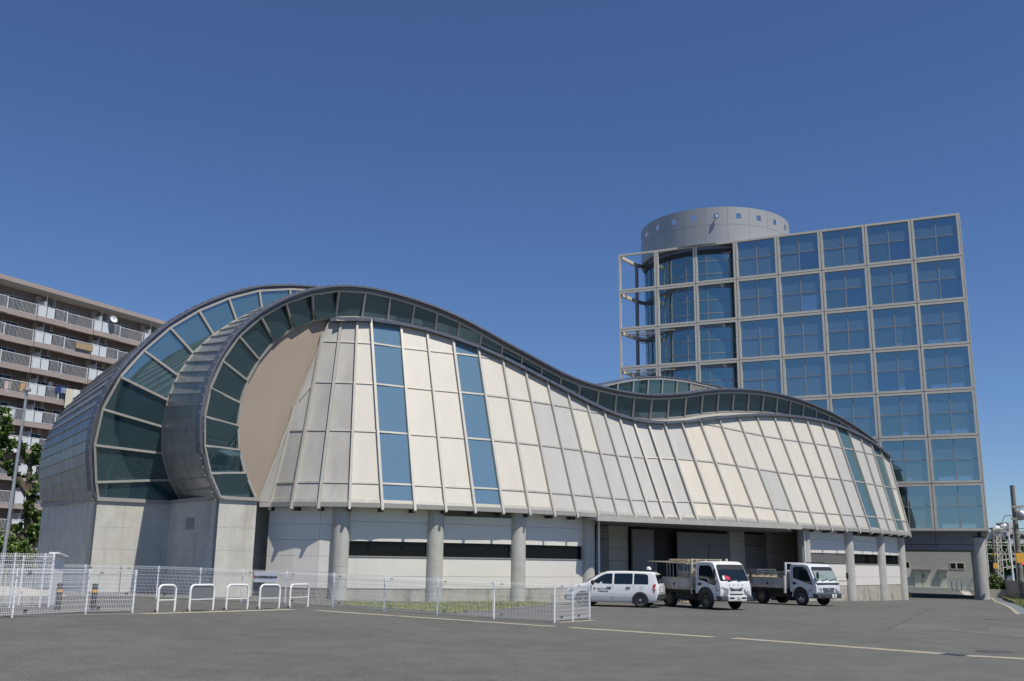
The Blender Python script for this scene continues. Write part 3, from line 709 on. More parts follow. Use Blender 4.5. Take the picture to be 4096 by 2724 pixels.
for c in range(8):
    s1 = -CW*c; s0 = s1-CW; hollow = c >= 5
    for r_ in range(7):
        z0 = ZB+CW*r_; z1 = z0+CW; fr = MB(); k = .18; g0 = .022
        tbox(s0+g0, s0+g0+k, z0+g0, z1-g0, -.22, .0, fr); tbox(s1-g0-k, s1-g0, z0+g0, z1-g0, -.22, .0, fr)
        tbox(s0+g0+k, s1-g0-k, z0+g0, z0+g0+k, -.22, -.003, fr); tbox(s0+g0+k, s1-g0-k, z1-g0-k, z1-g0, -.22, -.003, fr)
        fo_ = twr(fr, 'window_frame', M['steel'])
        if hollow: continue
        a, b, lo_, hi = s0+k+g0, s1-k-g0, z0+k+g0, z1-k-g0; ms, mz = (a+b)/2, (lo_+hi)/2+.05
        cr = MB(); tbox(ms-.03, ms+.03, lo_, hi, -.2, -.12, cr); tbox(a, ms-.031, mz-.022, mz+.022, -.19, -.12, cr); tbox(ms+.031, b, mz-.022, mz+.022, -.19, -.12, cr)
        twr(cr, 'mullion', M['mull'], fo_)
        pn = MB(); D = -.17
        def q(u0, u1, w0, w1, mi, dd=D):
            if mi == 0 and rt.random() < .35: mi = 3
            e_ = rt.uniform(-.008, .008)
            pn.poly([tpt(u0,w0,dd+e_), tpt(u1,w0,dd-e_), tpt(u1,w1,dd-e_), tpt(u0,w1,dd+e_)] if dd == D else [tpt(u0,w0,dd+.008), tpt(u1,w0,dd+.008), tpt(u1,w1,dd+.008), tpt(u0,w1,dd+.008)], mi)
        top = hi-.40*(hi-mz)
        q(a, b, top, hi, 0); q(a, b-.18, mz, top, 1); q(b-.18, b, mz, top, 0)
        low = 1 if c >= 2 and rt.random() < .75 else 0
        if r_ <= 5 and c <= 2 and rt.random() < .9: low = 0
        if r_ == 5 and c == 0: low = 1
        q(a, ms, lo_, mz, low); q(ms, b, lo_, mz, low if rt.random() < .7 else 1-low)
        if c == 0 and r_ <= 4:
            q(a+.35, ms-.1, lo_+.02, lo_+.34, 2, D+.004); q(ms+.08, b-.55, lo_+.02, lo_+.36, 2, D+.004); q(b-.6, b-.5, lo_+.37, mz-.1, 1, D+.004)
        if c == 1 and r_ <= 4: q(ms+.06, ms+.45, lo_+.02, mz-.15, 1, D+.004); q(ms+.06, ms+.45, lo_+.02, lo_+.3, 2, D+.006)
        if c == 3 and r_ == 5: q(ms+.06, b-.3, lo_+.02, mz-.35, 2, D+.004)
        twr(pn, 'pane', GM, fo_)
gv = MB(); tbox(-CW*5, .0, ZB, ZB+CW*7, -.34, -.24, gv); twr(gv, 'facade_core', M['groove'])
side = MB(); tbox(.001, .09, ZB, ZB+CW*7, -14, -.02, side); tbox(-CW*5+.1, .0, ZB+CW*7-.3, ZB+CW*7-.02, -14, -.35, side); tbox(-CW*5+.1, 0, ZB-.3, ZB+CW*7-.3, -14, -13.6, side); tbox(-CW*5-.1,-CW*5+.1, ZB, ZB+CW*7-.02, -14, -.35, side)
twr(side, 'side_wall', M['steel'])
for s in [-CW*k for k in range(5, 8)]:
    pass
# posts and ties behind the open frame
for zk in range(7):
    z = ZB+CW*(zk+1)-.25
    bm = MB(); bm.bar(tpt(-CW*8+.15, z, -.2), tpt(-CW*8+.75, z, -3.2), .22, .32); twr(bm, 'tie_beam', M['steel'])
    bm = MB(); bm.bar(tpt(-CW*8+.75, z, -3.2), tpt(-CW*8+2.6, z-.05, -6.2), .22, .32); twr(bm, 'tie_beam', M['greydoor'])
pp = MB(); pp.tube([tpt(-CW*8+.75, 0, -3.2), tpt(-CW*8+.75, ZB+CW*7-.3, -3.2)], .17, 12); twr(pp, 'steel_post', M['greydoor'])
for zk in (3, 4, 2):
    z = ZB+CW*(zk+1)-.3; gr = MB()
    for j in range(8):
        f_ = j/7; gr.bar(tpt(-CW*8+.5, z, -.5-f_*4.5), tpt(-CW*7+1.5, z, -.5-f_*4.5), .05, .06)
    gr.bar(tpt(-CW*8+2, z, -.4), tpt(-CW*8+2, z, -5.2), .06, .08); twr(gr, 'grating', M['steel'])
# the drum
dpx = 2857; fc = atP((dpx, 1200), TC, tn); 
DRr = 6.9; DC = fc-tn*7.6; 
def near_z(p): 
    r = ray(*p); d = np.linalg.norm(DC[:2]-CAMP[:2])-DRr; return H+d*r[2]/np.linalg.norm(r[:2])
for _ in range(4):
    a, b = [ray(x, 850)[:2] for x in (2562, 3153)]; half = math.acos((a@b)/np.linalg.norm(a)/np.linalg.norm(b))/2
    DRr = np.linalg.norm(DC[:2])*math.sin(half); mid_ = unit(unit(a)+unit(b)); 
    # centre on the sight line, just behind the facade
    t = 1.0; den = mid_@tn[:2]; tt = ((TC[:2]-tn[:2]*(DRr*.93+.25))@tn[:2])/den; DC = V(*(mid_*tt), 0)
zt, zb_ = near_z(T7(885,130)), near_z(T7(800,388)); zh = near_z(T7(815,197)); zj = near_z(T7(880,252))
print('drum', DRr, DC, zt, zb_, zh, zj)
th0 = math.atan2(-DC[1], -DC[0])
def dpt_(r, a, z): return V(DC[0]+r*math.cos(a), DC[1]+r*math.sin(a), z)
NH = 22; st = 2*math.pi/NH; hw = .23/DRr
pan = MB()
def dpanel(a0, a1, z0, z1, n, mb, r=DRr, th=.12):
    for j in range(n):
        b0, b1 = a0+(a1-a0)*j/n, a0+(a1-a0)*(j+1)/n
        mb.hexa([dpt_(r,b0,z0), dpt_(r,b1,z0), dpt_(r-th,b1,z0), dpt_(r-th,b0,z0)], [dpt_(r,b0,z1), dpt_(r,b1,z1), dpt_(r-th,b1,z1), dpt_(r-th,b0,z1)])
hh = .25
for k in range(NH):
    c = th0+.035+st*k; a0, a1 = c-st/2+.0012, c+st/2-.0012
    dpanel(a0, a1, zb_, zj-.012, 8, pan); dpanel(a0, a1, zh+hh, zt, 8, pan); dpanel(a0, a1, zj+.012, zh-hh, 8, pan)
    dpanel(a0, c-hw, zh-hh, zh+hh, 4, pan); dpanel(c+hw, a1, zh-hh, zh+hh, 4, pan)
twr(pan, 'drum_crown', M['alu'])
inn = MB(); inn.lathe([(DRr-.5, zb_-.05), (DRr-.05, zb_-.05), (DRr-.05, zb_+.02)], (DC[0],DC[1],0), 64); inn.lathe([(DRr-.5, zb_-.3), (DRr-.5, zh-1.1), (.01, zh-1.1)], (DC[0],DC[1],0), 64); twr(inn, 'drum_lining', M['soffit'], smooth=True)
RG = DRr-.35
gl_ = MB(); gl_.lathe([(RG, 0), (RG, zb_-.5)], (DC[0],DC[1],0), 72); twr(gl_, 'drum_glazing', M['gdrum'], smooth=True)
rc = MB(); rc.lathe([(RG+.05, zb_-.05), (RG+.05, zb_-.9), (RG, zb_-.9)], (DC[0],DC[1],0), 64); twr(rc, 'drum_collar', M['groove'], smooth=True)
for zk in range(1, 8):
    z = ZB+CW*zk-.35
    rg = MB(); rg.lathe([(RG, z-.15), (RG+.06, z-.15), (RG+.06, z+.15), (RG, z+.15)], (DC[0],DC[1],0), 72); twr(rg, 'floor_band', M['lip'], smooth=True, angle=30)
    for dz in (1.2, 2.4):
        rg = MB(); rg.lathe([(RG, z+dz-.03), (RG+.03, z+dz-.03), (RG+.03, z+dz+.02), (RG, z+dz+.02)], (DC[0],DC[1],0), 72); twr(rg, 'glazing_bar', M['mull'], smooth=True, angle=30)
for k in range(NH):
    a = th0+.035+st*(k+.5)
    if math.cos(a-th0) < -.25: continue
    twr(MB().bar(dpt_(RG+.01,a,0), dpt_(RG+.01,a,zb_-.5), .04, .05, up=(math.cos(a),math.sin(a),0)), 'drum_mullion', M['mull'])
# spotlight on the crown
a = th0+.035-.0; sp = MB(); q_ = dpt_(DRr+.30, a, zh-.12); sp.lathe([(.0,-.16),(.17,-.16),(.13,.12),(0,.14)], q_, 10); sp.bar(q_, dpt_(DRr, a, zh-.1), .07); twr(sp, 'spotlight', M['frame'])
# underside: spandrel, soffit, round column, passage wall
zs_ = near = None
bz = lambda y: H+ (atP(B6(1250, y), TC-tn*.7, tn)[2]-H)
z_a, z_b, z_c = bz(650), bz(792), bz(858)
sw = MB(); us = [-CW*8, -12.2, -8.9, -5.6, -2.3, -.55]
us = [((atP(B6(x, 720), TC-tn*.7, tn)-TC)@te) for x in (320, 650, 975, 1262, 1552, 1740)]; us[0] = -CW*8+.3; 
for a, b in zip(us[:-1], us[1:]):
    tbox(a+.012, b-.012, z_b+.02, ZB-.02, -.95, -.7, sw); tbox(a+.012, b-.012, z_c, z_b-.02, -.95, -.7, sw)
twr(sw, 'spandrel', mat('spandrel grey', (.24,.24,.25), .6, .1, 1, .04))
tbox_ = MB(); tbox(us[0], us[-1], z_c, ZB, -1.1, -.96, tbox_); tbox(us[0], us[-1], z_c+.05, z_c+.2, -14, -1.1, tbox_); twr(tbox_, 'soffit', M['soffit'])
so_ = MB(); tbox(-CW*8+.3, .0, ZB-.05, ZB-.005, -14, -.03, so_); twr(so_, 'overhang', M['soffit'])
cpx = [((atP(B6(x, 900), TC-tn*1.1, tn)-TC)@te) for x in (1672, 1838)]; rc_ = (cpx[1]-cpx[0])/2; cc = tpt(sum(cpx)/2, 0, -1.1)
zg2 = gz(cc[0], cc[1])
cb = MB(); cb.lathe([(rc_, zg2-.3), (rc_, z_a-.5), (rc_*1.0, z_a-.42)], (cc[0],cc[1],0), 40); twr(cb, 'round_column', M['colm'], smooth=True)
cp = MB(); cp.lathe([(0,z_a-.42),(rc_*1.06,z_a-.42),(rc_*1.06,z_a-.34),(.6*rc_,z_a-.33),(.6*rc_,ZB-.05)], (cc[0],cc[1],0), 40); twr(cp, 'column_cap', M['groove'])
iw = [((atP(B6(x, 1100), TC-tn*2.5, tn)-TC)@te) for x in (1605, 1690)]
pw = MB(); tbox(iw[1]-.05, iw[1]+.25, zg2-.3, z_c+.1, -13, -2.2, pw); twr(pw, 'passage_wall', M['greydoor'])
# ------------------------------------------------------------------ ground pieces
def on_ground(pts, dz=.012): return [V(p[0], p[1], gz(p[0], p[1])+dz) for p in pts]
def strip(a, b, wdt, name, m, label, cat, dz=.006, kind='structure', n=40):
    a, b = V(*a), V(*b); e = unit(V(*(b-a)[:2], 0)); nn = V(-e[1], e[0], 0); mb = MB()
    L = [a+(b-a)*k/n-nn*wdt/2 for k in range(n+1)]; Rr = [a+(b-a)*k/n+nn*wdt/2 for k in range(n+1)]
    mb.loft(on_ground(L, dz), on_ground(Rr, dz)); return tag(mb.build(name, m), label, cat, kind=kind)
M['edge'] = mat('pale edging', (.36,.32,.25), .9, 0, 3, .12, .2, 40, dirt=((.15,.14,.13), 2.2, .7, (1,1,1)))
M['slabc'] = mat('worn concrete', (.17,.167,.155), .9, 0, 2, .1, .3, 40, dirt=((.12,.12,.115), .8, .6, (1,1,1)))
M['grate'] = mat('drain grate', (.07,.08,.09), .6, .4)
M['patch'] = mat('asphalt patch', (.135,.13,.125), .92, 0, 1.2, .12, .3, 60, dirt=((.1,.1,.1), .7, .6, (1,1,1)))
segs = [(A3(760,1447), A3(1420,1492)), (A3(1440,1493), A4(880,1371)), (A4(1005,1381), A4(2205,1461)), ((2932, 2553), A6(728,1403)), (A6(912,1417), (4300, 2648))]
for a, b in segs: strip(atG(a), atG(b), .42, 'edging_strip', M['edge'], None, None)
strip(atG(A6(730,1403)), atG(A6(910,1417)), .40, 'drain_grate', M['grate'], None, None, .009)
strip(atG(A2(-300,1500)), atG(A2(1180,1475)), .55, 'concrete_strip', M['slabc'], None, None)
strip(atG(A2(1180,1477)), atG(A3(560,1440)), .5, 'edging_strip', M['edge'], None, None, .008)
strip(atG(A4(890,1340)), atG(A4(1200,1322)), .35, 'edging_strip', M['edge'], None, None, .01)
def ground_poly(px, name, m, dz, label=None, cat=None, kind='structure'):
    P = [atG(p) for p in px]; n = len(P)//2; far, near = P[:n], P[n:][::-1]; mb = MB()
    def line(Q, t):
        s_ = t*(len(Q)-1); i = min(int(s_), len(Q)-2); return Q[i]+(Q[i+1]-Q[i])*(s_-i)
    for i in range(40):
        for j in range(6):
            q = []
            for a, b in ((i,j),(i+1,j),(i+1,j+1),(i,j+1)): u = line(far, a/40); v = line(near, a/40); q.append(u+(v-u)*b/6)
            mb.poly(on_ground(q, dz))
    return tag(mb.build(name, m), label, cat, kind=kind)
ground_poly([A6(640,1038), A6(1020,1062), A6(1010,1068), A6(640,1046)], 'repair_patch', M['patch'], .004)
ground_poly([A6(380,1165), A6(850,1178), A6(880,1228), A6(340,1213)], 'repair_patch', M['patch'], .004)
ground_poly([A6(884,1212), A6(1083,1226), A6(1083,1250), A6(884,1229)], 'repair_patch', M['patch'], .004)
ground_poly([A6(1087,1190), (4200,2522), (4200,2560), A6(1087,1250)], 'repair_patch', M['patch'], .004)
ground_poly([A2(-200,1245), A2(230,1240), A2(560,1325), A2(-200,1330)], 'pavement', mat('sandy pavement', (.46,.42,.34), .9, 0, 2, .08), .006)
def mcover(p, r):
    c = atG(p); mb = MB(); mb.lathe([(.0,.006),(r*.92,.006),(r*.93,.002),(r*.97,.002),(r*.98,.006),(r+.04,.006),(r+.05,-.01)], (c[0],c[1],gz(c[0],c[1])+.002), 36)
    return mb.build('manhole_cover', mat('cast iron cover', (.085,.085,.085), .75, .2, 9, .3))
tag(mcover(A6(1130,1135), .27), 'dark round manhole cover nearer the planter on the asphalt', 'manhole', 'manhole covers in the yard')
tag(mcover(A6(1130,1388), .36), 'round manhole cover lying beside the painted line near the right edge', 'manhole', 'manhole covers in the yard')
# thin cracks with weeds
ck = MB(); rr_ = random.Random(5); 
for path in ([A6(130,1205),A6(300,1212),A6(350,1185),A6(440,1150),A6(500,1110),A6(640,1045),A6(760,1000)], [A5(1000,1390),A5(1300,1330),A5(1560,1290),A5(1800,1262)]):
    P = [atG(p) for p in path]; Q = [P[0]]
    for a, b in zip(P[:-1], P[1:]):
        for k in range(1, 7): Q.append(a+(b-a)*k/6+V(rr_.uniform(-.06,.06), rr_.uniform(-.10,.10), 0))
    L = on_ground([q+V(0,.010+.018*rr_.random(),0) for q in Q], .007); Rr = on_ground([q-V(0,.010+.02*rr_.random(),0) for q in Q], .007); ck.loft(L, Rr)
tag(ck.build('asphalt_cracks', mat('crack tar', (.06,.06,.055), .95)), kind='structure')

# ------------------------------------------------------------------ foliage
def leafmat(name, col):
    m = mat(name, col, .55, 0, 3, .35); return m
LM = [leafmat('leaf mid', (.09,.16,.03)), leafmat('leaf light', (.16,.24,.045)), leafmat('leaf dark', (.035,.07,.018))]
BARK = mat('bark', (.09,.07,.05), .95, 0, 8, .3, .4, 20)
def leaves(mb, c, rad, n, size, rg, mis=(0,0,1,2), flat=0.):
    c = V(*c); rad = V(*rad) if hasattr(rad, '__len__') else V(rad,rad,rad)
    for _ in range(n):
        d = V(rg.gauss(0,1), rg.gauss(0,1), rg.gauss(0,1)); d = unit(d)*(rg.random()**.45); p = c+d*rad
        a = unit(V(rg.gauss(0,1), rg.gauss(0,1), rg.gauss(0,.6)+.2)); b = unit(np.cross(a, V(rg.gauss(0,1), rg.gauss(0,1), rg.gauss(0,1)))); s = size*rg.uniform(.6,1.3)
        mb.poly([p-a*s, p+b*s*.45, p+a*s, p-b*s*.45], rg.choice(mis))
def crown(mb, blobs, n, size, seed, mis=(0,0,1,2)):
    """clumps of leaves: many small clusters scattered over each limb's share of the crown"""
    rg = random.Random(seed)
    for c, rad in blobs:
        c = V(*c); k = max(3, int(n*rad*rad)); 
        for _ in range(k):
            d = unit(V(rg.gauss(0,1), rg.gauss(0,1), rg.gauss(0,1)))*rad*(rg.random()**.5)
            leaves(mb, c+d, rad*.28, 26, size, rg, mis)
def sightD(p, D): r = ray(*p); return CAMP+r*(D/r[1])
tD = 57.0
def tree(base_px, limbs, blobs, label, n, size, seed, D=tD, r0=.32, grp='trees beside the hall'):
    b = sightD(base_px, D); b[2] = gz(b[0], b[1]); t = thing('tree', b, label, 'tree', grp)
    mb = MB()
    for lb in limbs: 
        pts = [b]+[sightD(p, D) for p in lb] if lb[0] is not None else [sightD(p, D) for p in lb[1:]]
        rs = [r0*(1-.75*i/(len(pts)-1)) for i in range(len(pts))]; mb.tube(pts, rs, 8)
    mb.build('trunk', BARK, t, smooth=True)
    cm = MB(); crown(cm, [(sightD(p, D)+V(0,random.uniform(-.5,.5),0), r*.70) for p, r in blobs], n, size, seed); cm.build('crown', LM, t)
    return t
tree(A2(215,1010), [[A2(235,780),A2(245,560),A2(240,330),A2(265,150)], [None,A2(240,470),A2(170,370),A2(110,270)], [None,A2(215,860),A2(150,790),A2(110,730)]],
     [(A2(95,240),.75),(A2(120,310),.6),(A2(165,380),.45),(A2(210,90),.7),(A2(250,130),.75),(A2(320,110),.65),(A2(250,200),.7),(A2(270,270),.75),(A2(255,350),.65),(A2(260,430),.6),(A2(265,520),.55),(A2(265,590),.6),(A2(260,680),.75),(A2(280,750),.8),(A2(120,745),.45),(A2(160,745),.5),(A2(190,770),.4),(A2(300,845),.6),(A2(225,420),.4),(A2(305,820),.6),(A2(250,640),.6)],
     'bushy green tree with a dark forked trunk beside the hall', 46, .15, 11)
tree(A2(-130,1010), [[A2(-120,700),A2(-90,300),A2(-60,100)]], [(A2(-40,60),1.5),(A2(10,0),1.0),(A2(-20,-130),1.3),(A2(20,-170),.9),(A2(-60,170),1.1),(A2(20,110),.5),(A2(30,160),.35),(A2(0,-60),.9)],
     'tree at the left edge with only bright leaves showing', 30, .15, 12)
def shrub(p, r, label, seed, D=54, grp=None, name='shrub', n=60, size=.11, mis=(0,0,1,2)):
    c = sightD(p, D); c[2] = gz(c[0], c[1]); s = thing(name, c, label, 'shrub', grp)
    st = MB(); rg = random.Random(seed)
    for _ in range(5): st.tube([c, c+V(rg.uniform(-.4,.4)*r, rg.uniform(-.4,.4)*r, r*.9)], [.03,.012], 5)
    st.build('stems', BARK, s); mb = MB(); crown(mb, [(c+V(rg.uniform(-.5,.5)*r, rg.uniform(-.4,.4)*r, r*(.35+.9*rg.random())), r*.6) for _ in range(7)], n, size, seed+1, mis); mb.build('foliage', LM, s); return s
shrub(A2(60,980), 1.7, 'large rounded shrub left of the forked tree behind the white mesh fence', 21, 55, 'shrubs behind the mesh fence')
shrub(A2(-40,980), 1.3, 'shrub at the left edge behind the white mesh fence', 23, 55, 'shrubs behind the mesh fence')
shrub(A2(300,985), .75, 'small shrub with pale blossoms against the concrete wall', 25, 53, 'shrubs behind the mesh fence')
hd = MB(); rg = random.Random(31); ha, hb = sightD(A2(-200,990), 54), sightD(A2(330,990), 54)
for k in range(46):
    p = ha+(hb-ha)*k/45; p[2] = gz(p[0], p[1])+.45; leaves(hd, p, (.5,.35,.5), 46, .08, rg)
hg = thing('hedge', (*((ha+hb)/2)[:2], 0), 'low clipped green hedge behind the tall white mesh cage', 'hedge'); hd.build('foliage', LM, hg)
hs = MB(); hs.bar(V(*ha[:2],.25), V(*hb[:2],.25), .25, .5); hs.build('stems', BARK, hg)

# lawn strip in front of the white wall
lw = [A3(960,1402), A3(1350,1432), A3(1900,1468), A4(120,1250), A4(260,1250), A4(560,1215), A4(850,1183), A4(640,1165), A4(250,1168), A3(1700,1385), A3(1030,1380)]
P = [atG(p) for p in lw]; gm = mat('grass', (.19,.22,.06), .8, 0, 4, .4); gm2 = mat('dry grass', (.30,.30,.10), .8, 0, 6, .3)
gb = MB().poly(on_ground(P, .02), 0)
rg = random.Random(41); poly2 = [(p[0], p[1]) for p in P]
def inside(x, y, pl):
    c = False; j = len(pl)-1
    for i in range(len(pl)):
        if (pl[i][1] > y) != (pl[j][1] > y) and x < (pl[j][0]-pl[i][0])*(y-pl[i][1])/(pl[j][1]-pl[i][1])+pl[i][0]: c = not c
        j = i
    return c
def blades(mb, pl, n, h, rg, mi=(0,0,1)):
    x0, x1 = min(p[0] for p in pl), max(p[0] for p in pl); y0, y1 = min(p[1] for p in pl), max(p[1] for p in pl); k = 0; tries = 0
    while k < n and tries < n*20:
        tries += 1; x, y = rg.uniform(x0,x1), rg.uniform(y0,y1)
        if not inside(x, y, pl): continue
        z = gz(x,y)+.015; a = rg.uniform(0,6.28); hh = h*rg.uniform(.5,1.3); wd = .02
        mb.poly([(x-wd*math.cos(a), y-wd*math.sin(a), z), (x+wd*math.cos(a), y+wd*math.sin(a), z), (x+rg.uniform(-.05,.05), y+rg.uniform(-.05,.05), z+hh)], rg.choice(mi)); k += 1
blades(gb, poly2, 9000, .07, rg)
tag(gb.build('lawn', [gm, gm2]), 'short green grass in front of the white wall panels', 'grass', kind='stuff')
kb = MB(); kp = [atG(p) for p in (A4(130,1258), A4(280,1255), A4(600,1222), A4(870,1186))]
for a, b in zip(kp[:-1], kp[1:]): kb.bar(a+V(0,0,.02), b+V(0,0,.02), .12, .1)
tag(kb.build('kerb', M['slabc']), kind='structure')
# weeds at the wall feet
def weed(p, label, r=.25, seed=1):
    c = atG(p); t = thing('weed', c, label, 'weed', 'weeds along the wall foot'); mb = MB(); leaves(mb, c+V(0,0,.12), (r*1.4,r,.16), 90, .07, random.Random(seed), (0,1,2)); mb.build('foliage', LM, t)
weed(A5(1585,1222), 'patch of green weeds at the foot of the second column from the right truck', .42, 3)
weed(A5(2095,1212), 'tiny weed beside the last column at the driveway', .14, 4)

# ------------------------------------------------------------------ apartment block on the left
ad = unit(V(*ray(4082, 2268)[:2], 0)); an = V(ad[1], -ad[0], 0)
AP = sightD((0, 1300), 99); AP[2] = 0
def asight(p, d=0.): Q = atP(p, AP+an*d, an); return (Q-AP)@ad, Q[2]
def apt_pt(t, z, d=0.): q = AP+ad*t+an*d; return V(q[0], q[1], z)
rails = [asight(A1(0, y))[1] for y in (268, 495, 725, 955, 1195)]
FH = (rails[0]-rails[4])/4; ztop = asight(A1(0, 97))[1]; zro = asight(A1(0, 136))[1]
pair = [asight(A1(x, y))[0] for x, y in ((382,400),(862,520),(1257,605))]; ML = (pair[2]-pair[0])/2
print('apt FH', FH, 'rails', np.round(rails,1), 'top', ztop, 'mod', ML, pair)
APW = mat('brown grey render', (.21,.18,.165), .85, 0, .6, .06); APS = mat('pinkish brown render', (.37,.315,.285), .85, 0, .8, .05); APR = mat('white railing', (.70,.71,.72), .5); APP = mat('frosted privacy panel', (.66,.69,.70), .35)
WIN = glass('flat window', (.012,.018,.028), (.4,.46,.52), .03, .06)
apt = thing('apartment_block', (*(AP+ad*10)[:2], 0), 'brown multi-storey apartment block with white balcony railings at the left', 'building')
T0, T1 = pair[0]-ML*2.6, pair[0]+ML*5.5
def abox(t0, t1, z0, z1, d0, d1, mb=None):
    mb = mb if mb is not None else MB()
    return mb.hexa([apt_pt(t0,z0,d1), apt_pt(t1,z0,d1), apt_pt(t1,z0,d0), apt_pt(t0,z0,d0)], [apt_pt(t0,z1,d1), apt_pt(t1,z1,d1), apt_pt(t1,z1,d0), apt_pt(t0,z1,d0)])
NF = int(rails[0]/FH)+1
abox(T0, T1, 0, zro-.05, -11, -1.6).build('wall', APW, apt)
abox(T0-.3, T1+.3, zro, ztop, -11, .25).build('roof_parapet', APS, apt)
abox(T0, T1, zro-.12, zro-.003, -1.6, .1).build('roof_soffit', mat('pale soffit', (.5,.48,.45), .8), apt)
mods = [pair[0]+ML*k for k in range(-2, 6)]
for f in range(NF):
    zr = rails[0]-FH*f; zs = zr-1.28
    if zs < -.2: break
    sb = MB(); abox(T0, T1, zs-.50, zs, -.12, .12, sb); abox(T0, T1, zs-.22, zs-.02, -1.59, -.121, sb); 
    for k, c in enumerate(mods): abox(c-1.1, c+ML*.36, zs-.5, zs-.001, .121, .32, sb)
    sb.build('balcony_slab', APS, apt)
    for k, c in enumerate(mods):
        # a stretch of railing: bars, posts, two white panels; half of it stands forward
        for (a, b, dd) in ((c-1.1, c+ML*.36, .24), (c+ML*.36+.03, c+ML-1.13, .04)):
            rb = MB(); abox(a, b, zr-.06, zr, dd-.03, dd+.03, rb); abox(a, b, zs+.05, zs+.09, dd-.02, dd+.02, rb)
            t = a
            while t < b:
                if not (c-1.02 < t < c+1.02) : abox(t, t+.024, zs+.09, zr-.06, dd-.012, dd+.012, rb)
                t += .15
            for t in (a, b-.07): abox(t, t+.07, zs, zr+.05, dd-.036, dd+.036, rb)
            o = rb.build('railing', APR, apt)
            if dd > .1:
                for s_ in (-1, 1): abox(c+min(s_*.05, s_*.98), c+max(s_*.05, s_*.98), zs+.1, zr-.08, dd-.02, dd+.01).build('privacy_panel', APP, o)
        abox(c-.03, c+.03, zs, zs+1.95, -1.58, -.15).build('partition', APP, apt)
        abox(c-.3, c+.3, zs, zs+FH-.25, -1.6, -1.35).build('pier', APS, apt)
        for t0, t1 in ((c+.8, c+2.5), (c+3.6, c+5.4)):
            w_ = abox(t0-.06, t1+.06, zs+.0, zs+2.0, -1.62, -1.57).build('window', APR, apt)
            abox(t0, (t0+t1)/2-.03, zs+.06, zs+1.94, -1.60, -1.55).build('pane', WIN, w_); abox((t0+t1)/2+.03, t1, zs+.06, zs+1.94, -1.60, -1.545).build('pane', WIN, w_)
        hb_ = MB(); 
        for t in (c+1.4,): abox(t-.02, t+.02, zs+FH-1.1, zs+FH-.23, -.7, -.66, hb_); abox(t+.2, t+.24, zs+FH-1.1, zs+FH-.23, -.7, -.66, hb_); abox(t-.05, t+.27, zs+FH-1.1, zs+FH-1.06, -.71, -.65, hb_)
        hb_.build('clothes_hanger', APR, apt)
    if f < NF: 
        pass
for k, c in enumerate(mods):
    dpp = MB(); q = apt_pt(c+.25, 0, -.3); dpp.tube([q, V(q[0],q[1],zro-.1)], .05, 8); dpp.build('downpipe', APR, apt)
# washing on the balconies, a dish and a bamboo screen
cl = {'white': (.74,.75,.74), 'cream': (.66,.62,.50), 'navy': (.03,.05,.16), 'blue': (.25,.33,.45), 'pink': (.62,.45,.47), 'orange': (.55,.30,.06), 'green': (.07,.12,.07), 'red': (.35,.06,.07)}
CM_ = {k: mat('cloth '+k, v, .9, 0, 12, .12) for k, v in cl.items()}
def cloth(p, wd, ht, colr, label, d=.38, seed=0):
    t, z = asight(p, d); rg = random.Random(seed+int(p[0])); mb = MB(); n = 8; A_, B_ = [], []
    for k in range(n+1):
        u = t+wd*k/n; wv = .05*math.sin(k*1.7+seed)
        A_.append(apt_pt(u, z, d+wv*.3)); B_.append(apt_pt(u+.02*math.sin(k*2.3), z-ht*(1+.04*math.sin(k*1.3+seed)), d+wv))
    mb.loft(A_, B_); mb.loft([p_-an*.03 for p_ in A_], [p_-an*.03 for p_ in B_]); mb.loft(A_, [p_-an*.03 for p_ in A_]); mb.loft(B_, [p_-an*.03 for p_ in B_])
    t_ = mb.build('laundry', CM_[colr], smooth=True); return tag(t_, label, 'laundry', 'washing on the apartment balconies')
cloth(A1(555,1050), 1.9, 2.1, 'cream', 'cream blanket hung over the railing at the edge of the zinc roof', seed=1)
cloth(A1(622,1060), 1.3, 1.4, 'white', 'white sheet hung beside the cream blanket')
cloth(A1(468,1028), 1.4, .75, 'navy', 'dark blue bedding draped over the rail beside the blankets', .34)
cloth(A1(515,1045), .8, .6, 'blue', 'light blue cloth beside the dark blue bedding', .36)
cloth(A1(45,990), .6, 1.2, 'pink', 'pink shirt on the balcony with the fullest washing line', -.5)
cloth(A1(75,970), .5, 1.3, 'green', 'dark green garment hanging next to the pink shirt', -.5)
cloth(A1(180,975), .5, 1.3, 'orange', 'orange garment hanging behind the railing', -.5)
cloth(A1(410,995), .6, .9, 'white', 'white shirts hanging near the dark red garment', -.5)
cloth(A1(440,995), .4, .7, 'red', 'dark red garment hanging beside white shirts', -.5)
cloth(A1(10,1200), .7, 1.3, 'white', 'white washing on the lower balcony, furthest from the hall', -.5)
cloth(A1(40,1195), .5, 1.4, 'cream', 'beige washing between white and grey pieces on the lower balcony', -.5)
cloth(A1(70,1195), .8, 1.3, 'white', 'white washing beside the grey-blue piece on the lower balcony', -.5, 3)
cloth(A1(105,1200), .5, 1.2, 'blue', 'grey blue washing nearest the lamp pole', -.5, 4)
cloth(A1(30,1445), 1.7, 1.6, 'white', 'white quilt over the low balcony railing above the tree', .38)
t_, z_ = asight(A1(937,485), .45); c = apt_pt(t_, z_, .45)
dsh = thing('satellite_dish', c, 'white satellite dish clamped to the top balcony railing', 'satellite dish')
db = MB(); ax = unit(V(.75,-.55,.45)); u1 = unit(np.cross(ax, V(0,0,1))); u2 = np.cross(ax, u1)
rings = [[c+ax*(.35*r_*r_)+ (u1*math.cos(a)+u2*math.sin(a))*r_*.47 for a in np.linspace(0, 2*math.pi, 21)[:-1]] for r_ in (.05,.4,.7,1.0)]
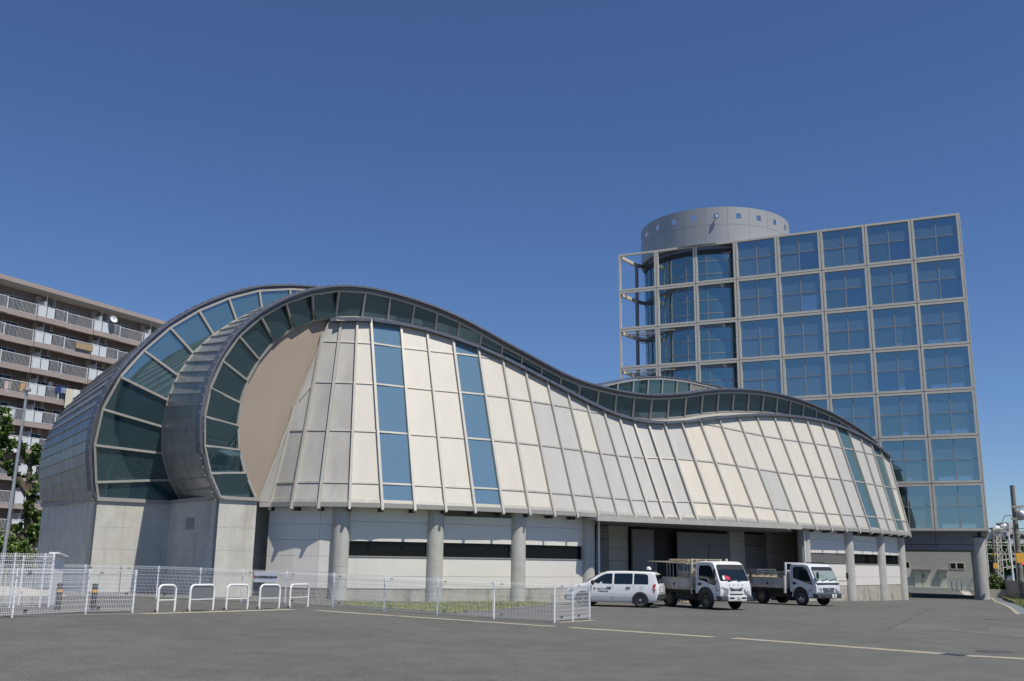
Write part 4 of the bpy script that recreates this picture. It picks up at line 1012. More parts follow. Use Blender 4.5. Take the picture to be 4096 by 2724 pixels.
for a, b in zip(rings[:-1], rings[1:]): db.loft(a, b, closed=True)
db.poly(rings[0]); db.build('reflector', M['white'], dsh, smooth=True)
MB().bar(c+u2*.4, c+ax*.6, .03).build('feed_arm', M['greydoor'], dsh); MB().bar(c, c-ax*.45-V(0,0,.35), .05).build('mount', M['greydoor'], dsh)
t_, z_ = asight(A1(642,655), .3); t2, z2 = asight(A1(775,745), .3)
bs = MB(); n = 40
for k in range(n): a = t_+(t2-t_)*k/n; abox(a, a+(t2-t_)/n*.9, z2, z_-.1, .28, .31, bs)
tag(bs.build('bamboo_screen', mat('bamboo', (.42,.32,.18), .8, 0, 9, .15)), 'tan bamboo screen tied to a balcony railing', 'screen')

# ------------------------------------------------------------------ lamp pole at the left
b = sightD(A2(30,962), 50); b[2] = gz(b[0], b[1]); tpx = A1(225,1075); tp_ = atP(tpx, b, V(0,1,0))
lpole = thing('lamp_pole', b, 'tall slender grey metal lamp pole in front of the apartment block', 'lamp pole')
MB().tube([b, b+(tp_-b)*.4, tp_], [.10,.085,.06], 10).build('pole', mat('galvanised', (.50,.52,.53), .4, .6, 4, .08), lpole, smooth=True)
MB().lathe([(0,.22),(.14,.18),(.2,.06),(.2,.0),(.05,-.02),(.05,-.2)], tp_, 14).build('lamp_head', M['greydoor'], lpole, smooth=True)

# ------------------------------------------------------------------ white mesh fences
FW = mat('white coated wire', (.82,.83,.84), .4); CLP = M['groove']
def fence(posts, h, label, grp=None, clamps=True, sp=.053, foot=.07, post_w=.06, first_post=True):
    """welded mesh fence: posts and a folded mesh panel between each pair"""
    P = [V(p[0], p[1], gz(p[0], p[1])) for p in posts]; root = thing('mesh_fence', P[0], label, 'fence', grp)
    for i, p in enumerate(P):
        if i == 0 and not first_post: continue
        MB().tube([p-V(0,0,.1), p+V(0,0,h)], post_w/2, 10).build('post', FW, root, smooth=True)
    for a, b in zip(P[:-1], P[1:]):
        e = unit(b-a); L = np.linalg.norm(b-a); n = unit(V(-e[1], e[0], 0)); n = n if n[1] < 0 else -n; n = n*1.0; off = n*.045
        mb = MB(); k = max(2, int(L/sp))
        for j in range(k+1):
            q = a+(b-a)*j/k+off; z0, z1 = foot, h-.02
            pr = [(0,z0),(0,z1-.16),(.055,z1-.08),(0,z1),(0,z1+.025)]
            for (d0, u0), (d1, u1) in zip(pr[:-1], pr[1:]): mb.bar(q+n*d0+V(0,0,u0), q+n*d1+V(0,0,u1), .0052, .0052, up=e)
        zz = [foot+.02, foot+.07]+[foot+.07+.125*i for i in range(1, int((h-.25)/.125)+1)]
        for z in zz: mb.bar(a+off+V(0,0,z), b+off+V(0,0,z), .006, .006, up=n)
        mb.bar(a+off+V(0,0,h-.18), b+off+V(0,0,h-.18), .007); mb.bar(a+off+n*.055+V(0,0,h-.10), b+off+n*.055+V(0,0,h-.10), .007); mb.bar(a+off+V(0,0,h-.02), b+off+V(0,0,h-.02), .007)
        o = mb.build('mesh_panel', FW, root)
        if clamps:
            for z in (h-.1, foot+.1):
                q = a+e*.35+off*1.6
                for s_ in (-.03, .03): MB().bar(q+e*s_+V(0,0,z-.025), q+e*s_+V(0,0,z+.025), .035, .03).build('clamp', CLP, o)
    return root
main_px = [A2(990,1340), A2(1305,1348), A2(1660,1362), A2(2015,1378), A3(500,1397), A3(900,1420), A3(1328,1452), A3(1773,1484), A3(2248,1517), A4(366,1307), A4(873,1342)]
mainp = [atG(p) for p in main_px]
fence(mainp, 1.22, 'long white mesh fence running along the grass to the corner by the van', 'white mesh fences')
fence([mainp[-1], atG(A4(1025,1328)), atG(A4(1166,1312))], 1.22, 'short white mesh fence return beside the van bonnet', 'white mesh fences', first_post=False)
fence([atG(A2(-560,1540)), atG(A2(98,1507)), atG(A2(712,1476)), atG(A2(1106,1467))], 1.24, 'near white mesh fence in front of the bollards', 'white mesh fences')
fence([atG(A2(-350,1330)), atG(A2(90,1330)), atG(A2(690,1330)), mainp[0]], 1.22, 'further white mesh fence behind the bollards', 'white mesh fences')
cg = [atG(p) for p in (A2(-260,1424), A2(75,1424), A2(330,1420), A2(402,1418))]
fence(cg, 1.62, 'tall white mesh cage side at the left, meeting the solid white panel', 'white mesh fences', clamps=False)
cb2 = [atG(p) for p in (A2(-160,1398), A2(150,1398), A2(486,1396))]
fence(cb2, 1.55, 'rear side of the white mesh cage', 'white mesh fences', clamps=False)
a, b = cg[-1], cb2[-1]; ep = MB(); e = unit(V(*(b-a)[:2],0)); n = V(-e[1], e[0], 0)
pz = [(0,.12),(.12,.03),(1,.03),(1,1.50),(.86,1.60),(0,1.62)]
L = np.linalg.norm((b-a)[:2]); f1 = [a+e*L*u+V(0,0,z) for u, z in pz]; ep.hexa([p-n*.02 for p in f1], [p+n*.02 for p in f1])
ept = thing('end_panel', a, 'solid white sheet panel closing the end of the mesh cage', 'panel'); ep.build('sheet', M['white'], ept)
MB().bar(a+V(0,0,1.64), b+V(0,0,1.53), .3, .05).build('cap', M['white'], ept)
# bollards
BK = mat('black bollard', (.035,.036,.04), .55); YB = mat('amber reflector', (.70,.34,.03), .4)
def make_bollard():
    r = thing('bollard', (0,0,0), 'x', 'bollard', 'bollards behind the near fence')
    MB().lathe([(.085,-.05),(.085,.52)], (0,0,0), 20).build('shaft', BK, r, smooth=True)
    MB().lathe([(.085,.521),(.089,.525),(.089,.60),(.085,.604)], (0,0,0), 20).build('band', YB, r, smooth=True)
    MB().lathe([(.085,.605),(.085,.66),(.075,.665),(.075,.69),(.09,.70),(.09,.76),(.06,.78),(0,.785)], (0,0,0), 20).build('cap', BK, r, smooth=True, angle=30); return r
bl = make_bollard()
for k, (p, lb) in enumerate(((A2(480,1446), 'black bollard with amber band next to the solid white panel'), (A2(775,1446), 'black bollard with amber band beside the thin pale green pole'))):
    o = bl if k == 0 else copy_tree(bl); c = atG(p); o.location = c; o['label'] = lb
def make_pole():
    r = thing('chain_pole', (0,0,0), 'x', 'pole', 'thin chain poles')
    MB().tube([(0,0,-.05),(0,0,.76)], .022, 10).build('shaft', mat('pale green', (.45,.58,.54), .5), r, smooth=True); MB().lathe([(0,.76),(.032,.76),(.032,.83),(0,.85)], (0,0,0), 10).build('cap', mat('orange plastic', (.62,.26,.04), .5), r, smooth=True, angle=30); return r
cpole = make_pole()
for k, (p, lb) in enumerate(((A2(812,1332), 'thin pale green pole with orange cap by the concrete pier'), (A2(25,1330), 'thin pale green pole with orange cap seen through the mesh cage'))):
    o = cpole if k == 0 else copy_tree(cpole); o.location = atG(p); o['label'] = lb

# ------------------------------------------------------------------ tubular barriers
Z5 = Rg(550, 2200, 2.9475)
TB = mat('white tube', (.80,.80,.79), .3, 0, 6, .03, coat=.3); RS = mat('rusty fitting', (.16,.11,.08), .8, .3); GP = mat('grey infill sheet', (.20,.21,.22), .5, .2)
lab = ['narrow white tubular barrier nearest the open gap in the fence', 'widest white tubular barrier, with a grey sheet in its upper half', 'white tubular barrier between the two with grey sheets', 'white tubular barrier with a grey sheet, in front of the white sign', 'white tubular barrier next to the lawn, last in its row']
for k, (l, r_) in enumerate((((228,738),(432,732)), ((605,728),(885,715)), ((1040,710),(1292,703)), ((1432,700),(1665,695)), ((1790,688),(2005,674)))):
    a, b = atG(Z5(*l)), atG(Z5(*r_)); e = unit(b-a); L = np.linalg.norm(b-a); hB = .80; rad = .16
    bt = thing('barrier', (a+b)/2, lab[k], 'barrier', 'tubular barriers in a row')
    pts = [a-V(0,0,.1), a+V(0,0,hB-rad)]+[a+e*(rad-rad*math.cos(t))+V(0,0,hB-rad+rad*math.sin(t)) for t in np.linspace(0, math.pi/2, 7)[1:]]+[b-e*(rad-rad*math.cos(t))+V(0,0,hB-rad+rad*math.sin(t)) for t in np.linspace(math.pi/2, 0, 7)]+[b-V(0,0,.1)]
    MB().tube(pts, .036, 14).build('hoop', TB, bt, smooth=True)
    MB().tube([a+V(0,0,.36), b+V(0,0,.36)], .017, 10).build('cross_rail', TB, bt, smooth=True)
    if k in (1, 3):
        sh = MB(); n = V(-e[1], e[0], 0); c0, c1 = a+e*.03, b-e*.03
        ring = [c0+V(0,0,.37), c1+V(0,0,.37), c1+V(0,0,hB-rad), c1-e*.05+V(0,0,hB-.06), c1-e*rad+V(0,0,hB-.03), c0+e*rad+V(0,0,hB-.03), c0+e*.05+V(0,0,hB-.06), c0+V(0,0,hB-rad)]
        sh.hexa([p-n*.006 for p in ring], [p+n*.006 for p in ring]); sh.build('infill_sheet', GP, bt)
    for q in (a, b): 
        s_ = 1 if q is b else -1
        MB().lathe([(.0,0),(.2,0),(.2,.015),(0,.02)], q+V(0,0,.001), 16).build('base_plate', M['slabc'], bt)
        MB().tube([q+e*.03*s_+V(0,-.03,.05), q+e*.07*s_+V(0,-.03,.05)], .045, 10).build('lock', RS, bt)

# ------------------------------------------------------------------ direction sign on the fence
fa, fb = mainp[3], mainp[4]; fe = unit(V(*(fb-fa)[:2],0)); fn_ = V(fe[1], -fe[0], 0); fn_ = fn_ if fn_[1] < 0 else -fn_
s0 = atP(Z5(1365,380), fa+fn_*.13, fn_); s1 = atP(Z5(1658,258), fa+fn_*.13, fn_)
Ls = (s1-s0)@fe; Hs = s1[2]-s0[2]; sg = thing('direction_sign', s0, 'white rectangular sign with a red arrow and black lettering wired to the mesh fence', 'sign')
bd = MB(); ring = [s0, s0+fe*Ls, s0+fe*Ls+V(0,0,Hs), s0+V(0,0,Hs)]; bd.hexa([p-fn_*.012 for p in ring], ring); bd.build('board', mat('sign board', (.66,.68,.72), .35), sg, bevel=.02)
ts = Ls*.83/8*1.0; tm = MB(); text_mesh('刈谷駅前観光案内所', ts*.93, tm, s0+fe*Ls*.55+V(0,0,Hs*.5)+fn_*.003, fe, V(0,0,1)); tm.build('lettering', mat('black lettering', (.02,.02,.02), .6), sg)
am = MB(); ac = s0+fe*Ls*.06+V(0,0,Hs*.5)+fn_*.006; sc = Hs*.16
for pl in ([(-1,.1),(0,1.1),(1,.1),(.55,-.1),(0,.45),(-.55,-.1)], [(-.22,-.9),(.22,-.9),(.22,.35),(0,.5),(-.22,.35)], [(.0,-.45),(.9,-.45),(.9,-.85),(0,-.85)]): am.poly([ac+fe*x*sc+V(0,0,z*sc) for x, z in pl])
am.build('arrow', mat('red paint', (.45,.03,.03), .5), sg)

# ------------------------------------------------------------------ behind the tower and along the railway
anx_n = tn; AXP = TC-tn*33
def xs_(p): Q = atP(p, AXP, tn); return (Q-AXP)@te, Q[2]
def xpt(s, z, d=0): q = AXP+te*s+tn*d; return V(q[0], q[1], z)
annex = thing('service_building', xpt(-8, -.5), 'low pale grey service building seen through the passage under the tower', 'building')
def xbox(s0, s1, z0, z1, d0, d1): return MB().hexa([xpt(s0,z0,d1), xpt(s1,z0,d1), xpt(s1,z0,d0), xpt(s0,z0,d0)], [xpt(s0,z1,d1), xpt(s1,z1,d1), xpt(s1,z1,d0), xpt(s0,z1,d0)])
X0 = xs_(B6(925,1000))[0]-9; X1 = xs_(B6(1640,1000))[0]+.8; zlo, zhi = xs_(B6(1250,1280))[1], 4.6; zb1 = xs_(B6(1250,1178))[1]
XW = mat('pale grey green panel', (.40,.40,.36), .7, 0, 1, .04)
xbox(X0, X1, zb1, zhi, -6, 0).build('wall', XW, annex); xbox(X0, X1, zlo-.3, zb1-.01, -6, .0).build('lower_wall', mat('grey base panel', (.33,.34,.34), .8, 0, 2, .05), annex)
for x0, x1, y0, y1, nm in ((1015,1208,1088,1272,'double_door'), (1300,1398,1092,1276,'door')):
    a, z1 = xs_(B6(x0,y0)); b, z0 = xs_(B6(x1,y1)); o = xbox(a, b, zlo-.25, z1, -.1, .06).build(nm, mat('pale door', (.47,.47,.41), .6), annex)
    if nm == 'double_door': xbox((a+b)/2-.015, (a+b)/2+.015, zlo-.2, z1-.02, .061, .07).build('door_gap', M['groove'], o)
    hx = a+(b-a)*(.55 if nm == 'double_door' else .85); xbox(hx, hx+.08, 1.0+zlo, 1.35+zlo, .061, .12).build('handle', M['groove'], o)
    xbox(a-.15, b+.15, z1+.02, z1+.14, 0, .35).build('door_hood', M['greydoor'], annex)
a, z1 = xs_(B6(1420,995)); b, z0 = xs_(B6(1596,1076)); o = xbox(a, b, z0, z1, -.1, .05).build('window', M['steel'], annex)
xbox(a+.08, (a+b)/2-.15, z0+.08, z1-.08, .0, .06).build('pane', M['wind'], o); xbox((a+b)/2, b-.08, z0+.08, z1-.08, 0, .06).build('pane', M['wind'], o)
a, z1 = xs_(B6(905,985)); b, z0 = xs_(B6(978,1165)); o = xbox(a-1, b, z0, z1, -.1, .05).build('window', M['steel'], annex); xbox(a-.9, b-.08, z0+1.0, z1-.08, 0, .06).build('pane', M['wind'], o)
gl2 = MB(); gl2.hexa([xpt(X0,zlo-.3,1.6), xpt(X1,zlo-.3,1.6), xpt(X1,zlo-.3,.05), xpt(X0,zlo-.3,.05)], [xpt(X0,zlo+.02,1.6), xpt(X1,zlo+.02,1.6), xpt(X1,zlo+.02,.05), xpt(X0,zlo+.02,.05)]); tag(gl2.build('walkway', mat('green walkway', (.36,.42,.36), .8)), kind='structure')
# bicycle stand under the tower
bs_ = thing('bicycle_rack', atG(B6(1500,1325)), 'dark tubular bicycle rack in the passage under the tower', 'bicycle rack')
bc = atG(B6(1500,1325))
for k in range(3):
    q = bc+te*(k*.45-.4); MB().tube([q+V(0,0,-.05), q+V(0,0,.75)-tn*.1, q+V(0,0,.95)-tn*.35, q+V(0,0,.75)-tn*.6, q-tn*.7+V(0,0,-.05)], .03, 6).build('hoop', M['groove'], bs_)
st_ = [B6(1535,1325), B6(1612,1300), B6(1706,1392), B6(1620,1392)]
ground_poly(st_, 'paving', mat('pale paving', (.48,.45,.38), .9, 0, 3, .1), .006)
# planter and bush at the round column
pq = atG(B6(1792,1394)); pe = te; pn_ = -tn; pl_ = 2.0; pc = [pq, pq+te*2.0]
plt_ = thing('planter', (pc[0]+pc[1])/2, 'low concrete planter box at the foot of the round column', 'planter')
zp = pc[0][2]; mb = MB()
for a, b in ((pc[0], pc[1]), (pc[1], pc[1]+pn_*1.6), (pc[0]+pn_*1.6, pc[1]+pn_*1.6), (pc[0], pc[0]+pn_*1.6)): mb.bar(V(*a[:2],zp+.3), V(*b[:2],zp+.3), .14, .72)
mb.build('box', M['conc'], plt_); MB().slab([pc[0], pc[1], pc[1]+pn_*1.6, pc[0]+pn_*1.6], zp+.1, zp+.55).build('soil', BARK, plt_)
bc = (pc[0]+pc[1])/2+pn_*.7; bu = thing('bush', V(bc[0],bc[1],zp+.55), 'dense variegated green bush growing in the concrete planter', 'bush')
mb = MB(); rg = random.Random(61)
LMV = [leafmat('bush leaf', (.08,.15,.035)), leafmat('bush leaf edge', (.30,.34,.12)), leafmat('bush leaf dark', (.03,.065,.02))]
crown(mb, [((bc[0]+dx, bc[1]+dy, zp+dz), r) for dx, dy, dz, r in ((-.5,0,.8,.42),(0,-.1,1.05,.52),(.4,0,1.2,.48),(.15,.1,1.6,.40),(.75,0,.95,.42),(-.25,.1,1.3,.40),(-.8,-.1,.7,.25),(.95,.1,.75,.32))], 170, .09, 62, (0,0,1,2)); mb.build('foliage', LMV, bu)
st = MB()
for k in range(6): st.tube([bc+V(.2*k-.5,0,0), bc+V(.25*k-.6,.05,1.0)], [.03,.012], 5)
st.build('stems', BARK, bu)
# verge, gutter and low mesh wall
vfar = [B6(2010,1300), B6(2269,1290), B6(2420,1335)]; vnear = [B6(2420,1640), B6(2130,1460), B6(1985,1385)]
vb = ground_poly(vfar+vnear, 'verge', gm, .03, kind=None); vg_ = [atG(p) for p in vfar+vnear]
gv_ = MB(); blades(gv_, [(p[0],p[1]) for p in vg_], 6000, .26, random.Random(71)); vo_ = gv_.build('blades', [gm, gm2]); vo_.parent = vb
tag(vb, 'rough grass verge along the railway fence', 'grass', kind='stuff')
ga, gb_ = atG(B6(1960,1400)), atG(B6(2330,1592)); strip(ga, gb_, .75, 'gutter', mat('gutter covers', (.17,.19,.205), .7, .0, 2, .08), None, None, .008)
kk = MB(); off_ = V(.55,.15,0); kk.bar(ga+off_+V(0,0,.05), gb_+off_+V(0,0,.05), .14, .16); tag(kk.build('kerb', M['slabc']), kind='structure')
strip(ga-V(.5,.1,0), gb_-V(.5,.1,0), .18, 'edging_strip', M['edge'], None, None, .012)
wa, wb = sightD(B6(1890,1300), 92), sightD(B6(2420,1330), 68)
wf = thing('railway_fence', (*((wa+wb)/2)[:2], -.5), 'low grey railway boundary fence behind the grass verge', 'fence')
mb = MB(); n_ = 14
for k in range(n_):
    a = wa+(wb-wa)*k/n_; b = wa+(wb-wa)*(k+.97)/n_; MB().bar(V(*a[:2],.18), V(*b[:2],.18), .05, 1.5).build('fence_panel', mat('grey fence sheet', (.34,.36,.39), .6, .2, 5, .1) if k == 0 else bpy.data.materials['grey fence sheet'], wf)
    MB().bar(V(*a[:2],-.7), V(*a[:2],.98), .09).build('post', M['louvre'], wf)
# street lamp
lb_, D_ = B6(2168,1412), 66.5; lc = atG(lb_); D_ = lc[1]; tpq = sightD(B6(2085,590), D_)
slm = thing('street_lamp', lc, 'slim white street lamp with a round grey floodlight head', 'street lamp')
mid_q = lc+(tpq-lc)*.28
MB().tube([lc, mid_q], .10, 12).build('lower_pole', M['white'], slm, smooth=True); MB().tube([mid_q, tpq], .06, 12).build('upper_pole', M['white'], slm, smooth=True)
GREY = mat('floodlight grey', (.40,.41,.43), .4, .4)
def flood(c, r, root, d=(-1,-.3,-.55), nm='lamp_head'):
    ax = unit(V(*d)); u1 = unit(np.cross(ax, V(0,0,1))); u2 = np.cross(ax, u1); mb = MB()
    rings = [[c+ax*z*r+(u1*math.cos(a)+u2*math.sin(a))*q*r for a in np.linspace(0, 2*math.pi, 21)[:-1]] for q, z in ((.05,-1),(.45,-.85),(.8,-.35),(1,.25),(1.02,.4),(.95,.42))]
    for a, b in zip(rings[:-1], rings[1:]): mb.loft(a, b, closed=True)
    o = mb.build(nm, GREY, root, smooth=True, angle=60); MB().poly(rings[-1][::-1]).build('lens', WIN, o); return o
hd_ = sightD(B6(2040,590), D_); flood(hd_, .30, slm, (-.55,.25,-.8)); MB().bar(tpq+V(0,0,.3), hd_+V(.15,0,.15), .07).build('bracket', M['greydoor'], slm)
MB().bar(tpq-V(0,0,.4), tpq+V(0,0,.3), .12).build('ballast', M['greydoor'], slm)
# utility poles, lattice mast, signal
CONCP = mat('old pole concrete', (.20,.19,.16), .9, 0, 3, .2, dirt=((.06,.06,.05), 2, .6))
WOODP = M['steel']
def pole(bp, tpx_, D, r0, r1, name, label, grp='poles along the railway', m=None):
    t = sightD(tpx_, D); b = sightD(bp, D); b[2] = gz(b[0], b[1])-.4; o = thing(name, b, label, 'pole', grp); MB().tube([b, t], [r0, r1], 14).build('shaft', m or CONCP, o, smooth=True); return o, b, t
up, ub, ut = pole(B6(2232,1200), B6(2133,118), 74, .215, .16, 'utility_pole', 'thick dark utility pole at the right edge, carrying a floodlight')
for y0, y1, x1 in ((362, 358, 2330), (498, 500, 2330)): MB().bar(sightD(B6(2125,y0), 73.6), sightD(B6(x1,y1), 73.6), .10, .14).build('crossarm', M['louvre'], up)
MB().bar(sightD(B6(2190,365), 73.6), sightD(B6(2290,430), 73.6), .08, .08).build('brace', M['louvre'], up)
for f_ in (.12,.22,.32,.45,.6,.72): q = ub+(ut-ub)*f_; MB().lathe([(.225-.055*f_,-.05),(.24-.055*f_,0),(.225-.055*f_,.05)], q, 16).build('band', M['louvre'], up, smooth=True)
flood(sightD(B6(2243,455), 73), .42, up, (.65,.2,-.7), 'floodlight')
q = sightD(B6(2229,945), 73.5); MB().bar(q-V(0,0,.35), q+V(0,0,.35), .62, .04, up=(0,1,0)).build('plate', mat('yellow plate', (.70,.36,.04), .5), up)
sgn, b_, t_ = pole(B6(2290,1200), B6(2262,960), 76, .10, .08, 'rail_signal', 'railway signal glowing red at the right edge', None, M['greydoor']); sgn['category'] = 'signal'
q = sightD(B6(2258,985), 75.6); MB().bar(q-V(0,0,.5), q+V(0,0,.6), .5, .25, up=(0,1,0)).build('head', M['dark'], sgn)
rl = bpy.data.materials.new('red lamp'); rl.use_nodes = True; rl.node_tree.nodes['Principled BSDF'].inputs['Base Color'].default_value = (.6,.02,.02,1); rl.node_tree.nodes['Principled BSDF'].inputs['Emission Color'].default_value = (1,.03,.04,1); rl.node_tree.nodes['Principled BSDF'].inputs['Emission Strength'].default_value = 1.5
q = sightD(B6(2257,990), 75.4); MB().lathe([(0,0),(.2,0)], (0,0,0), 16).build('x', rl); o = bpy.data.objects['x']; o.name = 'lens'; o.data.name = 'lens'; o.parent = sgn; o.location = q-wl(sgn); o.rotation_euler = (R(90), 0, 0)
p2, b2_, t2_ = pole(B6(1950,1190), B6(1905,600), 98, .125, .10, 'utility_pole', 'thinner dark utility pole standing left of the white lattice mast')
for y in (678, 905): q = sightD(B6(1918 if y < 700 else 1930, y), 97.6); MB().lathe([(.13,-.12),(.14,0),(.13,.12)], q, 14).build('band', M['louvre'] if y < 700 else bpy.data.materials['yellow plate'], p2)
q = sightD(B6(1946,1035), 97.5); MB().bar(q-V(0,0,.25), q+V(0,0,.25), .45, .04, up=(0,1,0)).build('plate', bpy.data.materials['yellow plate'], p2)
lm_b, lm_t = sightD(B6(1990,1195), 99), sightD(B6(1960,625), 99); lm = thing('lattice_mast', V(lm_b[0],lm_b[1],-.6), 'white steel lattice mast with a flat top platform', 'mast')
dx = V(.27,0,0); ay = V(0,.27,0)
for sx in (-1, 1):
    for sy in (-1, 1): MB().bar(V(lm_b[0],lm_b[1],-.6)+dx*sx+ay*sy, lm_t+dx*sx*.75+ay*sy*.75, .075).build('leg', WOODP, lm)
for k in range(22):
    f0, f1 = k/22, (k+1)/22; b0 = V(lm_b[0],lm_b[1],-.6); p0, p1 = b0+(lm_t-b0)*f0, b0+(lm_t-b0)*f1; s_ = 1 if k % 2 else -1
    MB().bar(p0-dx*s_*.95-ay*.9, p1+dx*s_*.9-ay*.85, .05).build('lattice_bar', WOODP, lm)
MB().bar(lm_t+V(-.75,0,.1), lm_t+V(.75,0,.1), .9, .16).build('platform', WOODP, lm); MB().lathe([(0,.42),(.25,.36),(.36,.2),(.36,.16)], lm_t, 14).build('dome', M['white'], lm, smooth=True)
# overhead line portals further down the track
for k, (D, x0, x1, ytop) in enumerate(((118,1870,2600,640),(150,1865,2500,800),(200,1860,2420,905))):
    a, b = sightD(B6(x0,1180), D), sightD(B6(x1,1180), D); zt_ = sightD(B6(2000,ytop), D)[2]
    o = thing('catenary_portal', V(a[0],a[1],-.5), ['nearest overhead line portal spanning the railway tracks','middle overhead line portal spanning the railway tracks','furthest overhead line portal spanning the railway tracks'][k], 'portal', 'overhead line portals')
    for q in (a, a+(b-a)*.45, b): MB().tube([V(q[0],q[1],-.5), V(q[0],q[1],zt_+.6)], .10, 8).build('leg', WOODP, o)
    mb = MB(); 
    for z in (zt_, zt_-1.3): MB().bar(V(a[0],a[1],z), V(b[0],b[1],z), .09).build('beam', WOODP, o)
    n = 12
    for j in range(n): p, q = a+(b-a)*j/n, a+(b-a)*(j+1)/n; MB().bar(V(p[0],p[1],zt_ if j%2 else zt_-1.3), V(q[0],q[1],zt_-1.3 if j%2 else zt_), .05).build('web_bar', WOODP, o)
    for j in (.2,.35,.6): q = a+(b-a)*j; MB().bar(V(q[0],q[1],zt_-1.3), V(q[0],q[1],zt_-3.6), .1).build('dropper', WOODP, o); MB().bar(V(q[0],q[1],zt_-3.4), V(q[0]+2.5,q[1],zt_-3.0), .1).build('cantilever', WOODP, o)
for k, (x, z) in enumerate(((2000,5.6),(2120,7.0),(2240,5.4))):
    q = sightD(B6(x,1180), 100); e = sightD(B6(1875+12*k,1180), 320)
    tag(MB().tube([V(q[0]+14,q[1]-45,z+.5), V(q[0],q[1],z), V(e[0],e[1],z)], .03, 5).build('overhead_wire', M['groove']), ['lowest overhead wire beside the mast','middle overhead wire along the track','overhead wire nearest the thick pole'][k], 'wire', 'overhead wires')
FB = [mat('far facade grey', (.33,.34,.37), .8, 0, .2, .1), mat('far facade pale', (.45,.45,.46), .8, 0, .2, .1), mat('far facade blue', (.12,.20,.33), .7)]
for k, (x0, x1, yt, D, mi, lb) in enumerate(((2030,2420,830,300,0,'grey apartment building beyond the railway behind the lamp post'), (2120,2420,640,330,1,'paler tall building rising beyond the railway'), (1900,2200,975,240,2,'long blue building low beyond the tracks'), (1862,1900,930,380,1,'far grey building right of the round column'))):
    a, b = sightD(B6(x0,1180), D), sightD(B6(x1,1180), D); zt_ = sightD(B6((x0+x1)/2,yt), D)[2]; o = thing('distant_building', V((a[0]+b[0])/2, a[1], -.5), lb, 'building', 'distant buildings')
    MB().box(a[0],a[1],-.5,b[0],a[1]+25,zt_).build('block', FB[mi], o)
    nf = max(2, int(zt_/3.2)); nb2 = max(3, int((b[0]-a[0])/4))
    for f_ in range(nf):
        MB().box(a[0]+.6, a[1]-.15, zt_-1.0-f_*3.2-1.4, b[0]-.6, a[1]-.02, zt_-1.0-f_*3.2).build('window_band', WIN, o)
    MB().box(a[0]+(b[0]-a[0])*.3, a[1]+4, zt_, a[0]+(b[0]-a[0])*.55, a[1]+12, zt_+3).build('roof_house', FB[mi], o)
for k, (x, D, r, lb) in enumerate(((1930,230,3.0,'dark round tree by the far tracks'), (2060,200,3.4,'dark tree between the mast and the lamp post'), (2180,190,3.0,'dark tree in front of the far blue building'), (1885,260,4.,'dark tree right of the round column'))):
    c = sightD(B6(x,1180), D); o = thing('tree', V(c[0],c[1],-.5), lb, 'tree', 'trees beyond the railway'); MB().tube([V(c[0],c[1],-.5), V(c[0],c[1],r*1.2)], [.3,.15], 6).build('trunk', BARK, o)
    mb = MB(); crown(mb, [(V(c[0]+random.uniform(-1,1)*r*.5, c[1]+random.uniform(-1,1), r*(.7+.35*j)), r*.6) for j in range(4)], 5, .5, 80+k, (0,2,2)); mb.build('crown', LM, o)
# ------------------------------------------------------------------ vehicles (built nose along +x, wheels on z = 0, right side at -y)
CAR = mat('white car paint', (.78,.79,.79), .28, 0, 1.5, .02, coat=.6)
TRK = mat('white truck paint', (.72,.73,.74), .32, 0, 2, .03, coat=.4, dirt=((.45,.43,.40), 1.5, .35))
SILV = mat('silver truck paint', (.68,.70,.73), .32, .0, 2, .03, coat=.4)
TYRE = mat('tyre rubber', (.022,.022,.023), .85, 0, 10, .2); RIM = mat('steel rim', (.46,.47,.48), .38, .6, 5, .1); HUB = mat('rusty hub', (.22,.17,.13), .6, .4)
BLK = mat('black plastic', (.025,.026,.028), .5); BMP = mat('dark grey bumper', (.055,.06,.068), .55)
GLS = glass('car glass', (.012,.018,.022), (.55,.64,.66), .02, .10); WSC = glass('windscreen pale', (.26,.32,.30), (.6,.68,.68), .02, .12)
LAMP = glass('headlamp', (.22,.23,.25), (.85,.87,.9), .12, .3); RED = mat('tail lamp red', (.50,.02,.025), .2, 0, coat=.6); AMB = mat('amber lamp', (.65,.22,.03), .25, coat=.5)
BED = mat('dropside grey white', (.40,.41,.41), .55, .1, 2, .08, dirt=((.18,.13,.09), 2.4, .8)); BEDR = mat('rusty cream steel', (.45,.41,.33), .7, .1, 4, .15, dirt=((.20,.10,.05), 3, .8)); CHS = mat('chassis black', (.018,.017,.016), .8)
PLATE = mat('number plate', (.74,.75,.73), .5); INK = mat('dark green figures', (.02,.10,.05), .6); INKK = mat('grey lettering', (.07,.075,.085), .5); TIMB = mat('pale timber', (.52,.43,.28), .8, 0, 6, .2); WIREM = mat('galvanised mesh', (.33,.34,.34), .45, .6, 6, .15)
def place(root, pos, heading):
    root.location = tuple(float(k) for k in pos); root.rotation_euler = (0, 0, math.atan2(heading[1], heading[0]))
def loc(mb, name, m, parent, **k): return mb.build(name, m, parent, world=False, **k)
